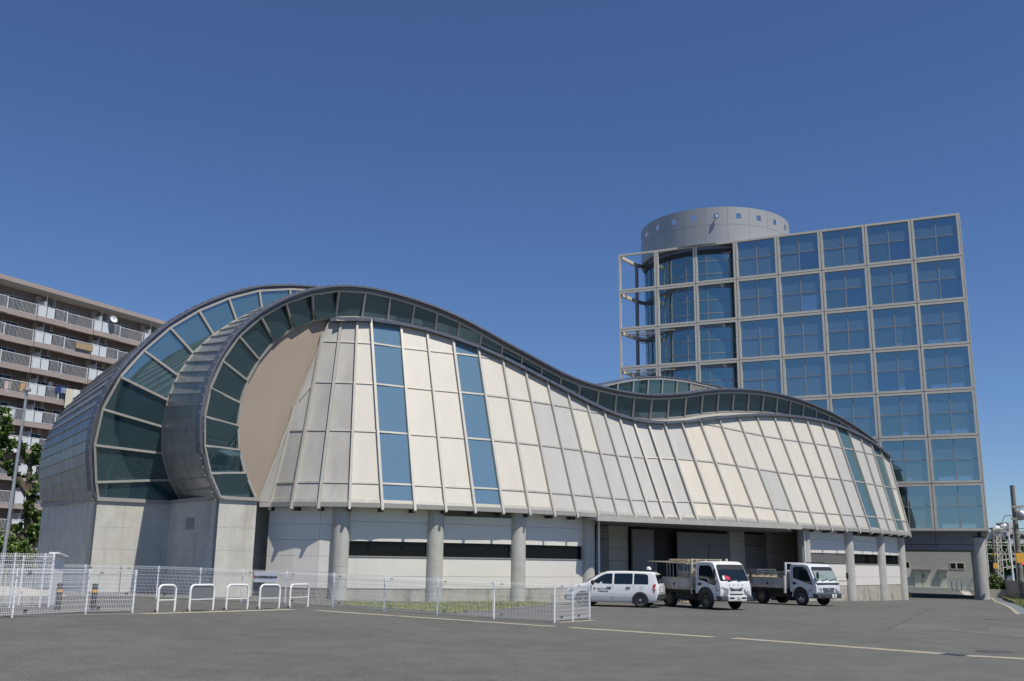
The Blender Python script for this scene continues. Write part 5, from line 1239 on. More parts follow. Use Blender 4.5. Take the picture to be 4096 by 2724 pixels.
def wheel(root, x, y, r, w, side, rimr, holes=10, style='steel', dual=False, hub=RIM):
    """side -1 = right; a wheel stands at its own hub"""
    o = bpy.data.objects.new('wheel', None); COL.objects.link(o); o.parent = root; o.location = (x, y, r); o.empty_display_size = .1
    def lat(prof, n=36):
        mb = MB(); mb.lathe(prof, (0,0,0), n); mb.v = [(p[0], p[2]*side, p[1]) for p in mb.v]; 
        if side > 0: mb.f = [f[::-1] for f in mb.f]
        mb.f = [f[::-1] for f in mb.f]; return mb
    h = w/2
    loc(lat([(rimr,-h),(r-.03,-h),(r,-h+.03),(r,h-.03),(r-.03,h),(rimr+.02,h),(rimr,h-.02),(rimr,-h)]), 'tyre', TYRE, o, smooth=True, angle=50)
    rim = loc(lat([(rimr,h-.02),(rimr-.02,h-.01),(rimr-.035,h-.05),(rimr*.62,h-.045),(rimr*.5,h-.02),(rimr*.3,h-.02),(rimr*.27,h-.0),(0,h+.005)]), 'rim', hub, o, smooth=True, angle=40)
    hb = MB()
    for k in range(holes):
        a = 2*math.pi*k/holes; c = rimr*.74; q = V(c*math.cos(a), (h-.038)*side, c*math.sin(a)); e1 = V(-math.sin(a),0,math.cos(a)); e2 = V(math.cos(a),0,math.sin(a)); s1, s2 = (.030,.016) if holes >= 10 else (.038,.034)
        hb.poly([q+(e1*math.cos(t)*s1+e2*math.sin(t)*s2)+V(0,side*.004,0) for t in np.linspace(0,2*math.pi,9)[:-1]])
    loc(hb, 'rim_holes', BLK, rim)
    return o
def quad_on(mb, pts, mi=0): return mb.poly(pts, mi)
def rounded(poly, n=4, r=.06):
    """round a polygon's corners"""
    out = []; P = [V(*p) for p in poly]; N = len(P)
    for i in range(N):
        a, b, c = P[i-1], P[i], P[(i+1)%N]; u, v = unit(a-b), unit(c-b); rr = min(r, .45*np.linalg.norm(a-b), .45*np.linalg.norm(c-b))
        for k in range(n+1):
            t = k/n; out.append((1-t)**2*(b+u*rr)+2*t*(1-t)*b+t*t*(b+v*rr))
    return out

# ---- the patrol wagon
def wagon():
    L = 4.2; root = thing('wagon', (0,0,0), 'white five-door wagon parked with its tail to the trucks, black lettering on its front door', 'car')
    # stations: x, z bottom, belt z, roof z, half widths: sill, body, belt, roof
    S = [(-.02,.42,.74,.90,.72,.76,.74,.70),(.03,.34,.86,1.02,.78,.825,.805,.72),(.09,.28,.90,1.24,.80,.838,.82,.71),(.17,.24,.92,1.42,.80,.84,.822,.69),(.30,.22,.93,1.495,.80,.845,.825,.675),(.75,.20,.94,1.51,.80,.845,.83,.66),(1.6,.19,.94,1.525,.80,.845,.83,.66),(2.3,.19,.93,1.505,.80,.845,.83,.655),(2.60,.19,.93,1.42,.80,.845,.825,.65),(2.95,.19,.925,1.22,.80,.845,.82,.66),(3.22,.20,.915,1.02,.80,.845,.81,.70),(3.45,.20,.87,.965,.80,.845,.79,.66),(3.85,.21,.80,.885,.78,.82,.75,.60),(4.08,.24,.70,.79,.70,.76,.69,.52),(4.19,.34,.58,.66,.58,.62,.58,.45)]
    secs = []
    for x, zb, zm, zt, ws, wb, wm, wt in S:
        h = [(0,zb),(ws*.9,zb),(ws,zb+.06),(wb,zb+.22),(wb,(zb+zm)/2+.05),(wm,zm),(wt+.02,zt-.045),(wt-.05,zt-.01),(wt*.5,zt+.005),(0,zt+.008)]
        secs.append([(x, y, z) for y, z in h]+[(x, -y, z) for y, z in h[-2:0:-1]])
    mb = MB(); n = len(secs[0])
    for a, b in zip(secs[:-1], secs[1:]): mb.loft(a, b, closed=True)
    mb.poly(secs[0]); mb.poly(secs[-1][::-1]); mb.f = [f[::-1] for f in mb.f]
    b = loc(mb, 'body', CAR, root, smooth=True, angle=32)
    def side_y(x, z, s):
        for p, q in zip(S[:-1], S[1:]):
            if p[0] <= x <= q[0]:
                f = (x-p[0])/(q[0]-p[0]); zb, zm, zt, ws, wb, wm, wt = [p[i]+(q[i]-p[i])*f for i in range(1, 8)]
                if z >= zm: return s*(wm+(wt+.02-wm)*min(1,(z-zm)/(zt-.045-zm)))
                zc = (zb+zm)/2+.05; return s*(wb if z < zc else wb+(wm-wb)*(z-zc)/(zm-zc))
        return s*.8
    def on_side(poly, s, off=.008, r=.05):
        pts = rounded([(x, 0, z) for x, z in poly], 4, r); return [(p[0], side_y(p[0], p[2], s)+s*off, p[2]) for p in pts]
    for s in (-1, 1):
        for poly in ([(.42,.98),(.44,1.36),(.56,1.41),(1.05,1.425),(1.05,.98)], [(1.12,.98),(1.12,1.43),(1.93,1.42),(1.93,.975)], [(2.02,.975),(2.02,1.42),(2.33,1.40),(2.55,1.30),(3.02,.985),(2.98,.975)]):
            loc(MB().poly(on_side(poly, s, .009)), 'side_window', GLS, root)
        for x in (1.085, 1.975):
            pl = MB(); pl.poly(on_side([(x-.028,.97),(x-.028,1.43),(x+.028,1.43),(x+.028,.97)], s, .010, .002)); loc(pl, 'pillar', CAR if x > 1.5 or s else CAR, root)
        for x in (1.30, 2.15):
            dh = MB(); q = (x, side_y(x, .84, s)+s*.02, .84); dh.bar((x-.10,q[1],.84), (x+.10,q[1],.84), .03, .03); loc(dh, 'door_handle', BLK, root, bevel=.008)
        dg = MB()
        for xx, z0, z1 in ((1.06,.36,.93),(2.0,.30,.93),(2.98,.32,.92)): dg.poly(on_side([(xx-.005,z0),(xx-.005,z1),(xx+.005,z1),(xx+.005,z0)], s, .004, .001))
        dg.poly(on_side([(1.06,.40),(2.98,.40),(2.98,.41),(1.06,.41)], s, .005, .001))
        loc(dg, 'door_gaps', BMP, root)
        # tail lamp wraps the rear corner
        tl = MB(); tl.poly([(.06,s*.823,.60),(.20,s*.848,.62),(.24,s*.845,.80),(.21,s*.832,.98),(.12,s*.822,1.0),(.09,s*.812,.95)][::s]); tl.poly([(.06,s*.828,.60),(.09,s*.818,.95),(.05,s*.66,.93),(.0,s*.68,.62)][::s]); loc(tl, 'tail_lamp', RED, root)
        wl_ = MB(); wl_.poly([(.075,s*.832,.72),(.19,s*.852,.74),(.20,s*.852,.80),(.08,s*.83,.78)][::s]); loc(wl_, 'reversing_lamp', LAMP, root)
        hl = MB(); hl.poly([(3.72,s*.826,.66),(3.96,s*.79,.62),(4.14,s*.66,.60),(4.16,s*.55,.64),(4.02,s*.62,.76),(3.84,s*.765,.79)][::s]); loc(hl, 'headlamp', LAMP, root)
        mr = MB(); mr.lathe([(0,-.11),(.07,-.08),(.085,0),(.07,.08),(0,.11)], (2.86,s*.96,1.02), 12); mr.bar((2.90,s*.82,.97), (2.87,s*.93,1.0), .05); loc(mr, 'wing_mirror', BLK, root, smooth=True)
        # wheel arches (dark recess discs) and wheels
        for xw in (.78, 3.33):
            wa = MB(); c = V(xw, s*.849, .31); wa.poly([tuple(c+V(.355*math.cos(t),0,.355*math.sin(t))) for t in np.linspace(-.35, math.pi+.35, 26)][::(1 if s < 0 else -1)]); loc(wa, 'wheel_arch', BLK, root)
            wheel(root, xw, s*.775, .31, .17, s, .20, 12)
    rw = MB(); rw.poly([(.028,.68,1.03),(.028,-.68,1.03),(.145,-.63,1.385),(.145,.63,1.385)][::-1]); rw.v = [(p[0]-.012,p[1],p[2]) for p in rw.v]; loc(rw, 'rear_window', GLS, root)
    ws_ = MB(); ws_.poly([(3.20,.70,1.035),(3.20,-.70,1.035),(2.61,-.60,1.425),(2.61,.60,1.425)]); ws_.v = [(p[0]+.015,p[1],p[2]+.015) for p in ws_.v]; loc(ws_, 'windscreen', GLS, root)
    bp = MB(); bp.box(-.07,-.80,.34,.14,.80,.58); loc(bp, 'rear_bumper', BMP, root, bevel=.04)
    bp = MB(); bp.box(4.02,-.66,.26,4.24,.66,.46); loc(bp, 'front_bumper', BMP, root, bevel=.05)
    gr_ = MB(); gr_.box(4.16,-.48,.52,4.215,.48,.62); loc(gr_, 'grille', BLK, root, bevel=.01)
    fl_ = MB(); fl_.poly(on_side([(.62,.74),(.62,.92),(.80,.92),(.80,.74)], 1, .005, .02)); loc(fl_, 'fuel_flap', mat('flap edge', (.70,.71,.71), .35), root)
    # lettering on the visible door (left side, +y)
    for txt, sz, x, z in (('✚', .13, 2.80, .765), ('安全パトロール車', .078, 2.37, .765), ('◎ 榊橋本工業㈱', .066, 2.42, .66)):
        tmb = MB(); text_mesh(txt, sz, tmb, (x, .8405 if z > .7 else .8455, z), V(-1,0,0), V(0,0,1)); loc(tmb, 'lettering', INKK, root)
    np_ = MB(); np_.box(-.035,-.17,.66,-.02,.17,.82); loc(np_, 'number_plate', PLATE, root)
    return root
van = wagon()
rwp = atG(A4(1592,1215)); hv = unit(V(-.945,.325,0))
lv = V(-hv[1], hv[0], 0)                              # vehicle left
place(van, rwp-hv*.78-lv*.84, hv)

# ---- cab-over trucks
def prof_body(prof, w, rnd=.10, taper=0.):
    """side profile (x,z) swept across the width, with its flanks drawn in at the edges"""
    P = [V(p[0],0,p[1]) for p in prof]; c = sum(P)/len(P); mb = MB(); sl_ = []
    for y, k in ((-w/2,rnd),(-w/2+.02,rnd*.45),(-w/2+.09,0),(0,-.015),(w/2-.09,0),(w/2-.02,rnd*.45),(w/2,rnd)):
        sec = []
        for p in P:
            d = p-c; s = 1-k/max(np.linalg.norm(d),.3); q = c+d*s
            yy = y*(1-taper*max(0,(q[2]-1.1))/1.0); sec.append((q[0], yy, q[2]))
        sl_.append(sec)
    for a, b in zip(sl_[:-1], sl_[1:]): mb.loft(a, b, closed=True)
    mb.poly(sl_[0][::-1]); mb.poly(sl_[-1]); return mb
def truck(kind):
    first = kind == 'wide'
    lab = 'white cab-over flatbed truck with a red card behind its windscreen, parked beside the white wagon' if first else 'silver and white flatbed truck with a dark band under its windscreen, parked nearest the columns'
    root = thing('flatbed_truck', (0,0,0), lab, 'truck'); W = 1.72; PAINT = TRK if first else SILV
    zr = 1.99 if first else 1.95
    prof = [(-1.62,.62),(-1.62,zr-.16),(-1.55,zr-.03),(-1.35,zr),(-.62,zr),(-.48,zr-.05),(-.40,zr-.14),(-.10,1.23),(-.035,1.12),(-.0,.92),(0,.60),(-.30,.56),(-.34,.62)]
    prof = [(p[0],p[1]) for p in [(q[0],q[2]) for q in rounded([(p[0],0,p[1]) for p in prof], 3, .05)]]
    cb = prof_body(prof, W, .05, .07); cb.f = [f[::-1] for f in cb.f]; loc(cb, 'cab', PAINT, root, smooth=True, angle=38)
    # the lower front corner of the cab drops down to the bumper either side of the wheel arch
    ky = lambda z: W/2*(1-.07*max(0,z-1.1))
    for s in (-1, 1):
        dr = MB(); pl = rounded([(-.55,0,.42),(-.34,0,.90),(-.30,0,1.0),(-.02,0,.98),(-.01,0,.42)], 3, .04); dr.hexa([(p[0],s*(W/2-.10),p[2]) for p in pl], [(p[0],s*(W/2-.004),p[2]) for p in pl]); loc(dr, 'cab_corner', PAINT, root)
        st = MB(); st.box(-.62,min(s*.62,s*.855),.36,-.03,max(s*.62,s*.855),.44); loc(st, 'step', BMP, root, bevel=.01)
        # door window, falling towards the front
        wpoly = [(-1.36,1.22),(-1.36,1.70),(-1.30,1.80),(-.74,1.80),(-.60,1.74),(-.30,1.12),(-.34,1.02),(-.62,1.06),(-1.05,1.19)] if first else [(-1.36,1.28),(-1.38,1.72),(-1.30,1.80),(-.78,1.80),(-.62,1.74),(-.28,1.10),(-.30,1.0),(-.60,1.08),(-1.0,1.20)]
        wm = MB(); pts = [(p[0], s*(ky(p[2])+.006), p[2]) for p in rounded([(x,0,z) for x,z in wpoly], 3, .06)]; wm.poly(pts if s < 0 else pts[::-1]); sw = loc(wm, 'door_window', GLS, root)
        cc = np.mean(np.array(pts), axis=0); fr = MB(); out_ = [tuple(cc+(V(*p)-cc)*1.055-V(0,s*.003,0)) for p in pts]; fr.poly(out_ if s < 0 else out_[::-1]); loc(fr, 'window_seal', BLK, sw)
        dh = MB(); q = rounded([(-1.42,0,.98),(-1.42,0,1.09),(-1.22,0,1.09),(-1.22,0,1.0),(-1.26,0,.97)], 3, .03); dh.hexa([(p[0], s*(W/2-.02), p[2]) for p in q], [(p[0], s*(W/2+.006), p[2]) for p in q]); loc(dh, 'door_handle', BLK, root)
        dg = MB()
        for a, b in (((-1.48,.66),(-1.48,1.86)), ((-.27,1.0),(-.27,.46)), ((-1.48,1.86),(-.70,1.88))): dg.bar((a[0],s*(ky(a[1])+.001),a[1]), (b[0],s*(ky(b[1])+.001),b[1]), .012, .012)
        loc(dg, 'door_gaps', BMP, root)
        # wheel arch
        wa = MB(); c = V(-.95, s*(W/2+.004), .42); pl = [tuple(c+V(.46*math.cos(t),0,.46*math.sin(t))) for t in np.linspace(-.15, math.pi+.15, 24)]; wa.poly(pl if s < 0 else pl[::-1]); loc(wa, 'wheel_arch', BLK, root)
        ar = MB(); cr_ = [c+V(.49*math.cos(t),s*.012,.49*math.sin(t)) for t in np.linspace(-.05, math.pi+.05, 18)]; ar.tube(cr_, .028, 6); loc(ar, 'arch_lip', BLK if first else PAINT, root, smooth=True)
        wheel(root, -.95, s*.778, .36, .20, s, .215, 6, hub=HUB if first else RIM)
        wheel(root, -3.45, s*.72, .36, .30, s, .215, 6, hub=HUB)
        # lamps
        if first:
            hl = MB(); hl.poly([(.012,s*.42,.86),(.012,s*.46,.62),(.006,s*.80,.58),(-.05,s*.862,.60),(-.10,s*.866,.92),(.0,s*.80,.95)][::(-1 if s > 0 else 1)]); loc(hl, 'headlamp', LAMP, root)
            lens = MB(); lens.lathe([(.0,.0),(.07,.0),(.075,-.02)], (0,0,0), 16); lens.v = [(.022+p[2], s*.62+p[0], .72+p[1]) for p in lens.v]; loc(lens, 'lamp_lens', RIM, root)
        else:
            hl = MB(); hl.poly([(.012,s*.48,.82),(.012,s*.52,.66),(.006,s*.80,.64),(-.06,s*.864,.68),(-.08,s*.864,.86),(.0,s*.78,.86)][::(-1 if s > 0 else 1)]); loc(hl, 'headlamp', LAMP, root)
            am_ = MB(); am_.lathe([(0,0),(.05,0),(.04,.02)], (0,0,0), 12); am_.v = [(-.40+p[0]*1.5, s*(W/2+p[2]), .72+p[1]*.8) for p in am_.v]; loc(am_, 'side_repeater', AMB, root)
        # mirrors
        if first: ms = [(-.18, s*1.02, 1.52, .06, .18)]
        else: ms = [(.16 if s > 0 else .05, s*(1.25 if s > 0 else .80), 1.42, .06, .17)]
        for x, y, z, rr, hh_ in ms:
            mm = MB(); mm.lathe([(0,-hh_),(rr*.8,-hh_*.85),(rr*1.1,0),(rr*.8,hh_*.85),(0,hh_)], (x,y,z), 12); mo = loc(mm, 'mirror', BLK, root, smooth=True)
            aq = MB(); aq.tube([(-.10,s*.80,1.16),(x-.0,y*.97,1.18),(x,y,1.25),(x,y,z-hh_)], .016, 6); loc(aq, 'mirror_arm', BLK, mo, smooth=True)
    # windscreen
    def fx(z): return -.40+(zr-.14-z)/(zr-.14-1.23)*.30
    zt_, zb_w = zr-.15, 1.20
    wp = rounded([(0,-.76,zb_w),(0,.76,zb_w),(0,.70,zt_),(0,-.70,zt_)], 4, .07); wm = MB(); wm.poly([(fx(p[2])+.022, p[1], p[2]) for p in wp]); sc_ = loc(wm, 'windscreen', GLS if first else WSC, root)
    fr = MB(); fr.poly([(fx(p[2])+.017, p[1]*1.055, 1.50+(p[2]-1.50)*1.07) for p in wp]); loc(fr, 'screen_seal', BLK, sc_)
    for yy in (-.42, .12): wi = MB(); wi.bar((fx(1.19)+.05,yy,1.17), (fx(1.24)+.045,yy+.50,1.27), .018); loc(wi, 'wiper', BLK, root)
    if first:
        cd = MB(); cd.poly([(fx(z)+.029,y,z) for y,z in ((-.50,1.25),(-.20,1.25),(-.27,1.38),(-.49,1.42))]); loc(cd, 'red_card', mat('red card', (.55,.03,.06), .6), root)
        cd = MB(); cd.poly([(fx(z)+.029,y,z) for y,z in ((-.64,1.25),(-.52,1.25),(-.51,1.42),(-.60,1.40))]); loc(cd, 'paper', PLATE, root)
        g_ = MB(); g_.poly([(.014,-.38,.93),(.014,-.30,.78),(.014,.30,.78),(.014,.38,.93),(.014,0,.86)]); g_.poly([(.013,-.34,.90),(.013,.34,.90),(.013,.34,.94),(.013,-.34,.94)]) if False else None
        loc(g_, 'grille', BLK, root)
        for z in (.83,.87): sb_ = MB(); sb_.bar((.018,-.33,z), (.018,.33,z), .012); loc(sb_, 'grille_bar', RIM, root)
        em = MB()
        for a in (90, 210, 330):
            d = V(0, math.cos(R(a)), math.sin(R(a))); e_ = V(0, -math.sin(R(a)), math.cos(R(a))); c = V(.026,0,.845); em.poly([c, c+d*.04+e_*.024, c+d*.08, c+d*.04-e_*.024])
        loc(em, 'emblem', RIM, root)
        tmb = MB()
        for ch, y in zip('FUSO', (-.36,-.12,.12,.36)): text_mesh(ch, .085, tmb, (.006, y, 1.025), V(0,1,0), V(-.17,0,1))
        loc(tmb, 'lettering', INKK, root)
        tmb = MB(); text_mesh('L2', .10, tmb, (-.17,-W/2-.005,.80), V(1,0,0), V(0,0,1)); loc(tmb, 'side_lettering', INKK, root)
        ln = MB(); ln.bar((-.06,-.60,1.155), (-.06,-.10,1.165), .012); ln.bar((-.06,.10,1.165), (-.06,.60,1.155), .012); loc(ln, 'panel_lines', INKK, root)
        b_ = MB(); b_.box(-.16,-.52,.36,.10,.52,.60); loc(b_, 'bumper', TRK, root, bevel=.04)
        for s in (-1, 1):
            b_ = MB(); b_.box(-.26,min(s*.522,s*.885),.36,.085,max(s*.522,s*.885),.585); loc(b_, 'bumper_end', BMP, root, bevel=.05)
            b_ = MB(); b_.box(.10,min(s*.20,s*.46),.46,.106,max(s*.20,s*.46),.53); loc(b_, 'fog_lamp_slot', BLK, root)
        b_ = MB(); b_.box(.004,-.36,.615,.02,.36,.665); loc(b_, 'lower_grille', BLK, root)
        pt = '28-03'
    else:
        bd_ = MB(); bd_.bar((.006,-.80,1.04), (.006,.80,1.04), .02, .075); loc(bd_, 'dark_band', BLK, root, bevel=.006)
        g_ = MB(); g_.poly([(.014,-.44,.84),(.014,-.36,.64),(.014,.36,.64),(.014,.44,.84)]); loc(g_, 'grille', BLK, root)
        for z in (.68,.73,.78): sb_ = MB(); sb_.bar((.02,-.38,z), (.02,.38,z), .014); loc(sb_, 'grille_bar', RIM, root)
        em = MB(); em.lathe([(.05,0),(.085,0),(.085,.012),(.05,.012)], (0,0,0), 20); em.v = [(.026+p[2], p[0]*1.15, .80+p[1]*.8) for p in em.v]; em.poly([(.03,-.03,.83),(.03,-.015,.77),(.03,.015,.77),(.03,.03,.83)]); loc(em, 'emblem', RIM, root)
        b_ = MB(); b_.box(-.24,-.87,.36,.09,.87,.60); loc(b_, 'bumper', BMP, root, bevel=.05)
        for yy in (-.55,-.42,.42,.55): b_ = MB(); b_.box(.09,yy-.05,.42,.096,yy+.05,.50); loc(b_, 'bumper_slot', BLK, root)
        sw_ = MB(); sw_.lathe([(.17,-.01),(.185,0),(.17,.01)], (0,0,0), 20); sw_.v = [(fx(1.33)+.028+p[2]*.2+p[1]*-.0, -.38+p[0], 1.33+p[1]*.6) for p in sw_.v]; loc(sw_, 'steering_wheel', BLK, root)
        gs = MB(); gs.box(.006,.52,1.10,.012,.64,1.14); loc(gs, 'green_sticker', mat('green sticker', (.15,.55,.18), .5), root)
        pt = '17-61'
    pb = MB(); py = .0 if first else .28; pb.box(.108,py-.165,.40,.116,py+.165,.565); po = loc(pb, 'number_plate', PLATE, root)
    tmb = MB(); text_mesh(pt, .085, tmb, (.117, py+.02, .455), V(0,1,0), V(0,0,1)); text_mesh('三河 400', .038, tmb, (.117, py, .535), V(0,1,0), V(0,0,1)); loc(tmb, 'figures', INK, po)
    # chassis, bed with drop sides, headboard frame
    c_ = MB(); c_.box(-4.75,-.42,.48,-.4,.42,.70); loc(c_, 'chassis', CHS, root)
    c_ = MB(); c_.box(-3.05,-.80,.36,-1.75,-.46,.66); c_.box(-2.9,.46,.36,-1.75,.78,.66); loc(c_, 'under_tanks', CHS, root, bevel=.03)
    mf = MB(); mf.box(-1.70,-.80,.30,-1.64,.80,.78); loc(mf, 'mudguard', CHS, root)
    bf = MB(); bf.box(-4.85,-.86,.78,-1.74,.86,.86); loc(bf, 'bed_floor', BEDR, root)
    for s in (-1, 1):
        sd = MB(); sd.box(-4.82,min(s*.83,s*.87),.872,-1.90,max(s*.83,s*.87),1.24); so2 = loc(sd, 'drop_side', BED, root)
        rl_ = MB(); rl_.box(-4.83,min(s*.82,s*.885),1.245,-1.89,max(s*.82,s*.885),1.285); rl_.box(-4.83,min(s*.871,s*.882),.90,-4.76,max(s*.871,s*.882),1.24); rl_.box(-1.97,min(s*.871,s*.882),.90,-1.89,max(s*.871,s*.882),1.24); loc(rl_, 'side_rail', BEDR, so2)
        lt = MB(); lt.lathe([(0,0),(.05,0),(.05,.03),(0,.035)], (0,0,0), 10); lt.v = [(-3.0+p[0], s*(.872+p[2]), 1.0+p[1]*1.4) for p in lt.v]; loc(lt, 'latch', BMP, so2)
        ps = MB(); ps.box(-1.88,min(s*.78,s*.87),.60,-1.80,max(s*.78,s*.87),(2.10 if first else 2.02)); loc(ps, 'headboard_post', BEDR if first else TRK, root)
        ub_ = MB(); ub_.box(-4.85,min(s*.80,s*.868),.66,-1.74,max(s*.80,s*.868),.776); loc(ub_, 'bed_beam', CHS, root)
    tg = MB(); tg.box(-4.88,-.87,.86,-4.84,.87,1.24); loc(tg, 'tail_board', BED, root)
    hb_ = MB(); hb_.box(-1.86,-.78,.87,-1.82,.78,1.30); loc(hb_, 'headboard', BEDR, root)
    zz = (1.62, 2.06) if first else (1.62, 1.98)
    for z in zz: tb_ = MB(); tb_.bar((-1.84,-.80,z), (-1.84,.80,z), .05); loc(tb_, 'headboard_bar', BEDR if first else TRK, root)
    if first:
        br = MB(); br.bar((-1.84,-.62,1.62), (-1.84,-.82,1.80), .05); br.bar((-1.84,-.82,1.80), (-1.66,-.60,2.0), .05); loc(br, 'brace', BEDR, root)
        bc_ = MB(); bc_.lathe([(0,0),(.06,0),(.06,.10),(.045,.12),(0,.12)], (-.98,.40,1.985), 14); loc(bc_, 'beacon', TIMB, root, smooth=True)
    else:
        tr = MB(); tr.bar((-1.84,-.74,2.02), (-.75,-.74,2.03), .05, .04); tr.bar((-1.84,.74,2.02), (-.75,.74,2.03), .05, .04); loc(tr, 'roof_rack_bar', BMP, root)
        pl_ = MB(); pl_.tube([(-1.84,-.92,.55), (-1.84,-.92,1.35)], .07, 10); loc(pl_, 'cream_hose', mat('cream hose', (.62,.60,.52), .6), root)
    return root
t1 = truck('wide'); h1 = unit(V(.50,-.866,0)); l1 = V(-h1[1], h1[0], 0); w1_ = atG(A4(2150,1228)); place(t1, w1_+h1*.95+l1*.80, h1)
t2 = truck('narrow'); h2 = unit(V(.56,-.83,0)); l2 = V(-h2[1], h2[0], 0); w2_ = atG(A5(1140,1282)); place(t2, w2_+h2*.95+l2*.80, h2)
def on_truck(t, x, y, z):
    a = t.rotation_euler[2]; return V(t.location[0]+x*math.cos(a)-y*math.sin(a), t.location[1]+x*math.sin(a)+y*math.cos(a), t.location[2]+z), a
def cargo(t, x, y, z, name, label, cat, group=None):
    p, a = on_truck(t, x, y, z); o = thing(name, p, label, cat, group); o.rotation_euler = (0,0,a); return o
# trestle of planks and pipes over the first truck's bed
tr_ = cargo(t1, -3.6, -.1, .865, 'trestle_rack', 'tall trestle rack of worn planks on thin pipe legs over the truck bed', 'rack')
for y in (-.45, .0, .45): loc(MB().bar((-1.5,y,1.10), (1.2,y,1.02), .24, .04), 'plank', BEDR, tr_)
for x in (-1.0,-.2,.0,.5,.95):
    for y in (-.5,.5): loc(MB().tube([(x,y,0),(x,y,1.06)], .022, 8), 'leg', WIREM, tr_)
pal = cargo(t1, -3.25, .15, 1.94, 'wooden_pallet', 'weathered wooden pallet lying on top of the trestle rack', 'pallet')
for y in (-.5,0,.5): loc(MB().box(-.65,y-.05,.03,.65,y+.05,.12), 'runner', TIMB, pal)
for x in np.linspace(-.6,.6,7): loc(MB().box(x-.055,-.55,.121,x+.055,.55,.142), 'slat', TIMB, pal)
for x in (-.55,0,.55): loc(MB().box(x-.055,-.55,.008,x+.055,.55,.029), 'slat', TIMB, pal)
def cage(t, x, y, z, L, Wd, Hh, label, name='mesh_cage', sp=.09, group='mesh cages on the trucks', cat='cage'):
    o = cargo(t, x, y, z, name, label, cat, group); fr = MB()
    for sx in (-1,1):
        for sy in (-1,1): loc(MB().bar((sx*L/2,sy*Wd/2,0), (sx*L/2,sy*Wd/2,Hh), .035), 'corner_post', WIREM, o)
    for zz in (.05,Hh): 
        for a, b in (((-L/2,-Wd/2),(L/2,-Wd/2)),((L/2,-Wd/2),(L/2,Wd/2)),((L/2,Wd/2),(-L/2,Wd/2)),((-L/2,Wd/2),(-L/2,-Wd/2))): loc(MB().bar((*a,zz), (*b,zz), .03), 'rail', WIREM, o)
    for (a, b) in (((-L/2,-Wd/2),(L/2,-Wd/2)),((L/2,-Wd/2),(L/2,Wd/2)),((-L/2,Wd/2),(L/2,Wd/2)),((-L/2,-Wd/2),(-L/2,Wd/2))):
        mb = MB(); a, b = V(*a,0), V(*b,0); LL = np.linalg.norm(b-a); n = int(LL/sp)
        for k in range(1, n): q = a+(b-a)*k/n; mb.bar(q+V(0,0,.05), q+V(0,0,Hh), .008)
        for k in range(1, int(Hh/sp)): mb.bar(a+V(0,0,k*sp), b+V(0,0,k*sp), .008)
        loc(mb, 'mesh_side', WIREM, o)
    return o
st0 = cargo(t1, -2.35, -.30, .865, 'folded_cage_stack', 'stack of folded wire mesh panels behind the truck cab', 'mesh stack')
rgk = random.Random(9)
for k in range(13):
    mb = MB(); z = .03+k*.052; dx, dy = rgk.uniform(-.03,.03), rgk.uniform(-.03,.03)
    for y in np.linspace(-.48,.48,12): mb.bar((-.42+dx,y+dy,z), (.42+dx,y+dy,z), .012)
    for x in np.linspace(-.42,.42,10): mb.bar((x+dx,-.48+dy,z+.012), (x+dx,.48+dy,z+.012), .012)
    for sx in (-1,1): mb.bar((sx*.42+dx,-.48+dy,z), (sx*.42+dx,.48+dy,z), .03)
    loc(mb, 'mesh_panel', WIREM, st0)
bx = cargo(t1, -3.55, -.35, .865, 'timber_bundle', 'brown timber boards stacked on the truck bed below the trestle', 'timber')
for k in range(4):
    for y in (-.18,.0,.18): loc(MB().box(-.65,y-.08,.003+k*.105,.62-.05*k,y+.08,.10+k*.105), 'board', mat('brown timber', (.20,.12,.07), .85, 0, 5, .25) if k+y == 0-.18 else (bpy.data.materials.get('brown timber') or TIMB), bx)
cl_ = ['mesh cage directly behind the silver cab', 'mesh cage in the middle of the silver truck bed', 'mesh cage furthest back on the silver truck bed']
for k, (x, hh_) in enumerate(((-2.40,.62),(-3.30,.60),(-4.20,.72))): cage(t2, x, .0, 1.27 if False else .93, .82, 1.35, hh_, cl_[k])
for k in range(5):
    o = cargo(t2, -2.75-k*.44, -.70, 1.287, 'timber_offcut', 'zigzag cream offcut %s' % ('lying on the side rail of the silver truck'), 'timber', 'cream offcuts along the silver truck rail')
    loc(MB().hexa([(-.2,-.07,0),(.18,-.07,0),(.18,.10,0),(-.2,.10,0)], [(-.2,-.07,.02),(.18,-.07,.02),(.16,.10,.12),(-.12,.10,.09)]), 'piece', TIMB, o)
# planks lying on the asphalt under the trucks
for k, (px_, ln, an_, lb) in enumerate(((A4(1860,1155), 1.3, .5, 'pale plank on the ground between the wagon and the truck'), (A4(2010,1170), 1.2, .3, 'pale plank on the ground under the truck with the red card'), (A5(160,1255), 1.1, .2, 'light timber by the front wheel of the truck with the red card'), (A5(870,1225), 1.6, .3, 'pale boards lying under the silver truck bed'), (A5(770,1232), 1.2, -.2, 'short pale board between the two trucks'))):
    c = atG(px_); o = thing('plank', c, lb, 'plank', 'planks lying under the trucks', an_)
    loc(MB().box(-ln/2,-.12,.01,ln/2,.12,.07), 'board', TIMB, o); loc(MB().box(-ln/2+.1,-.30,.012,ln/2-.15,-.14,.06), 'board', TIMB, o); loc(MB().box(-ln/2,.14,.01,-ln/2+.1,.2,.05), 'batten', TIMB, o)

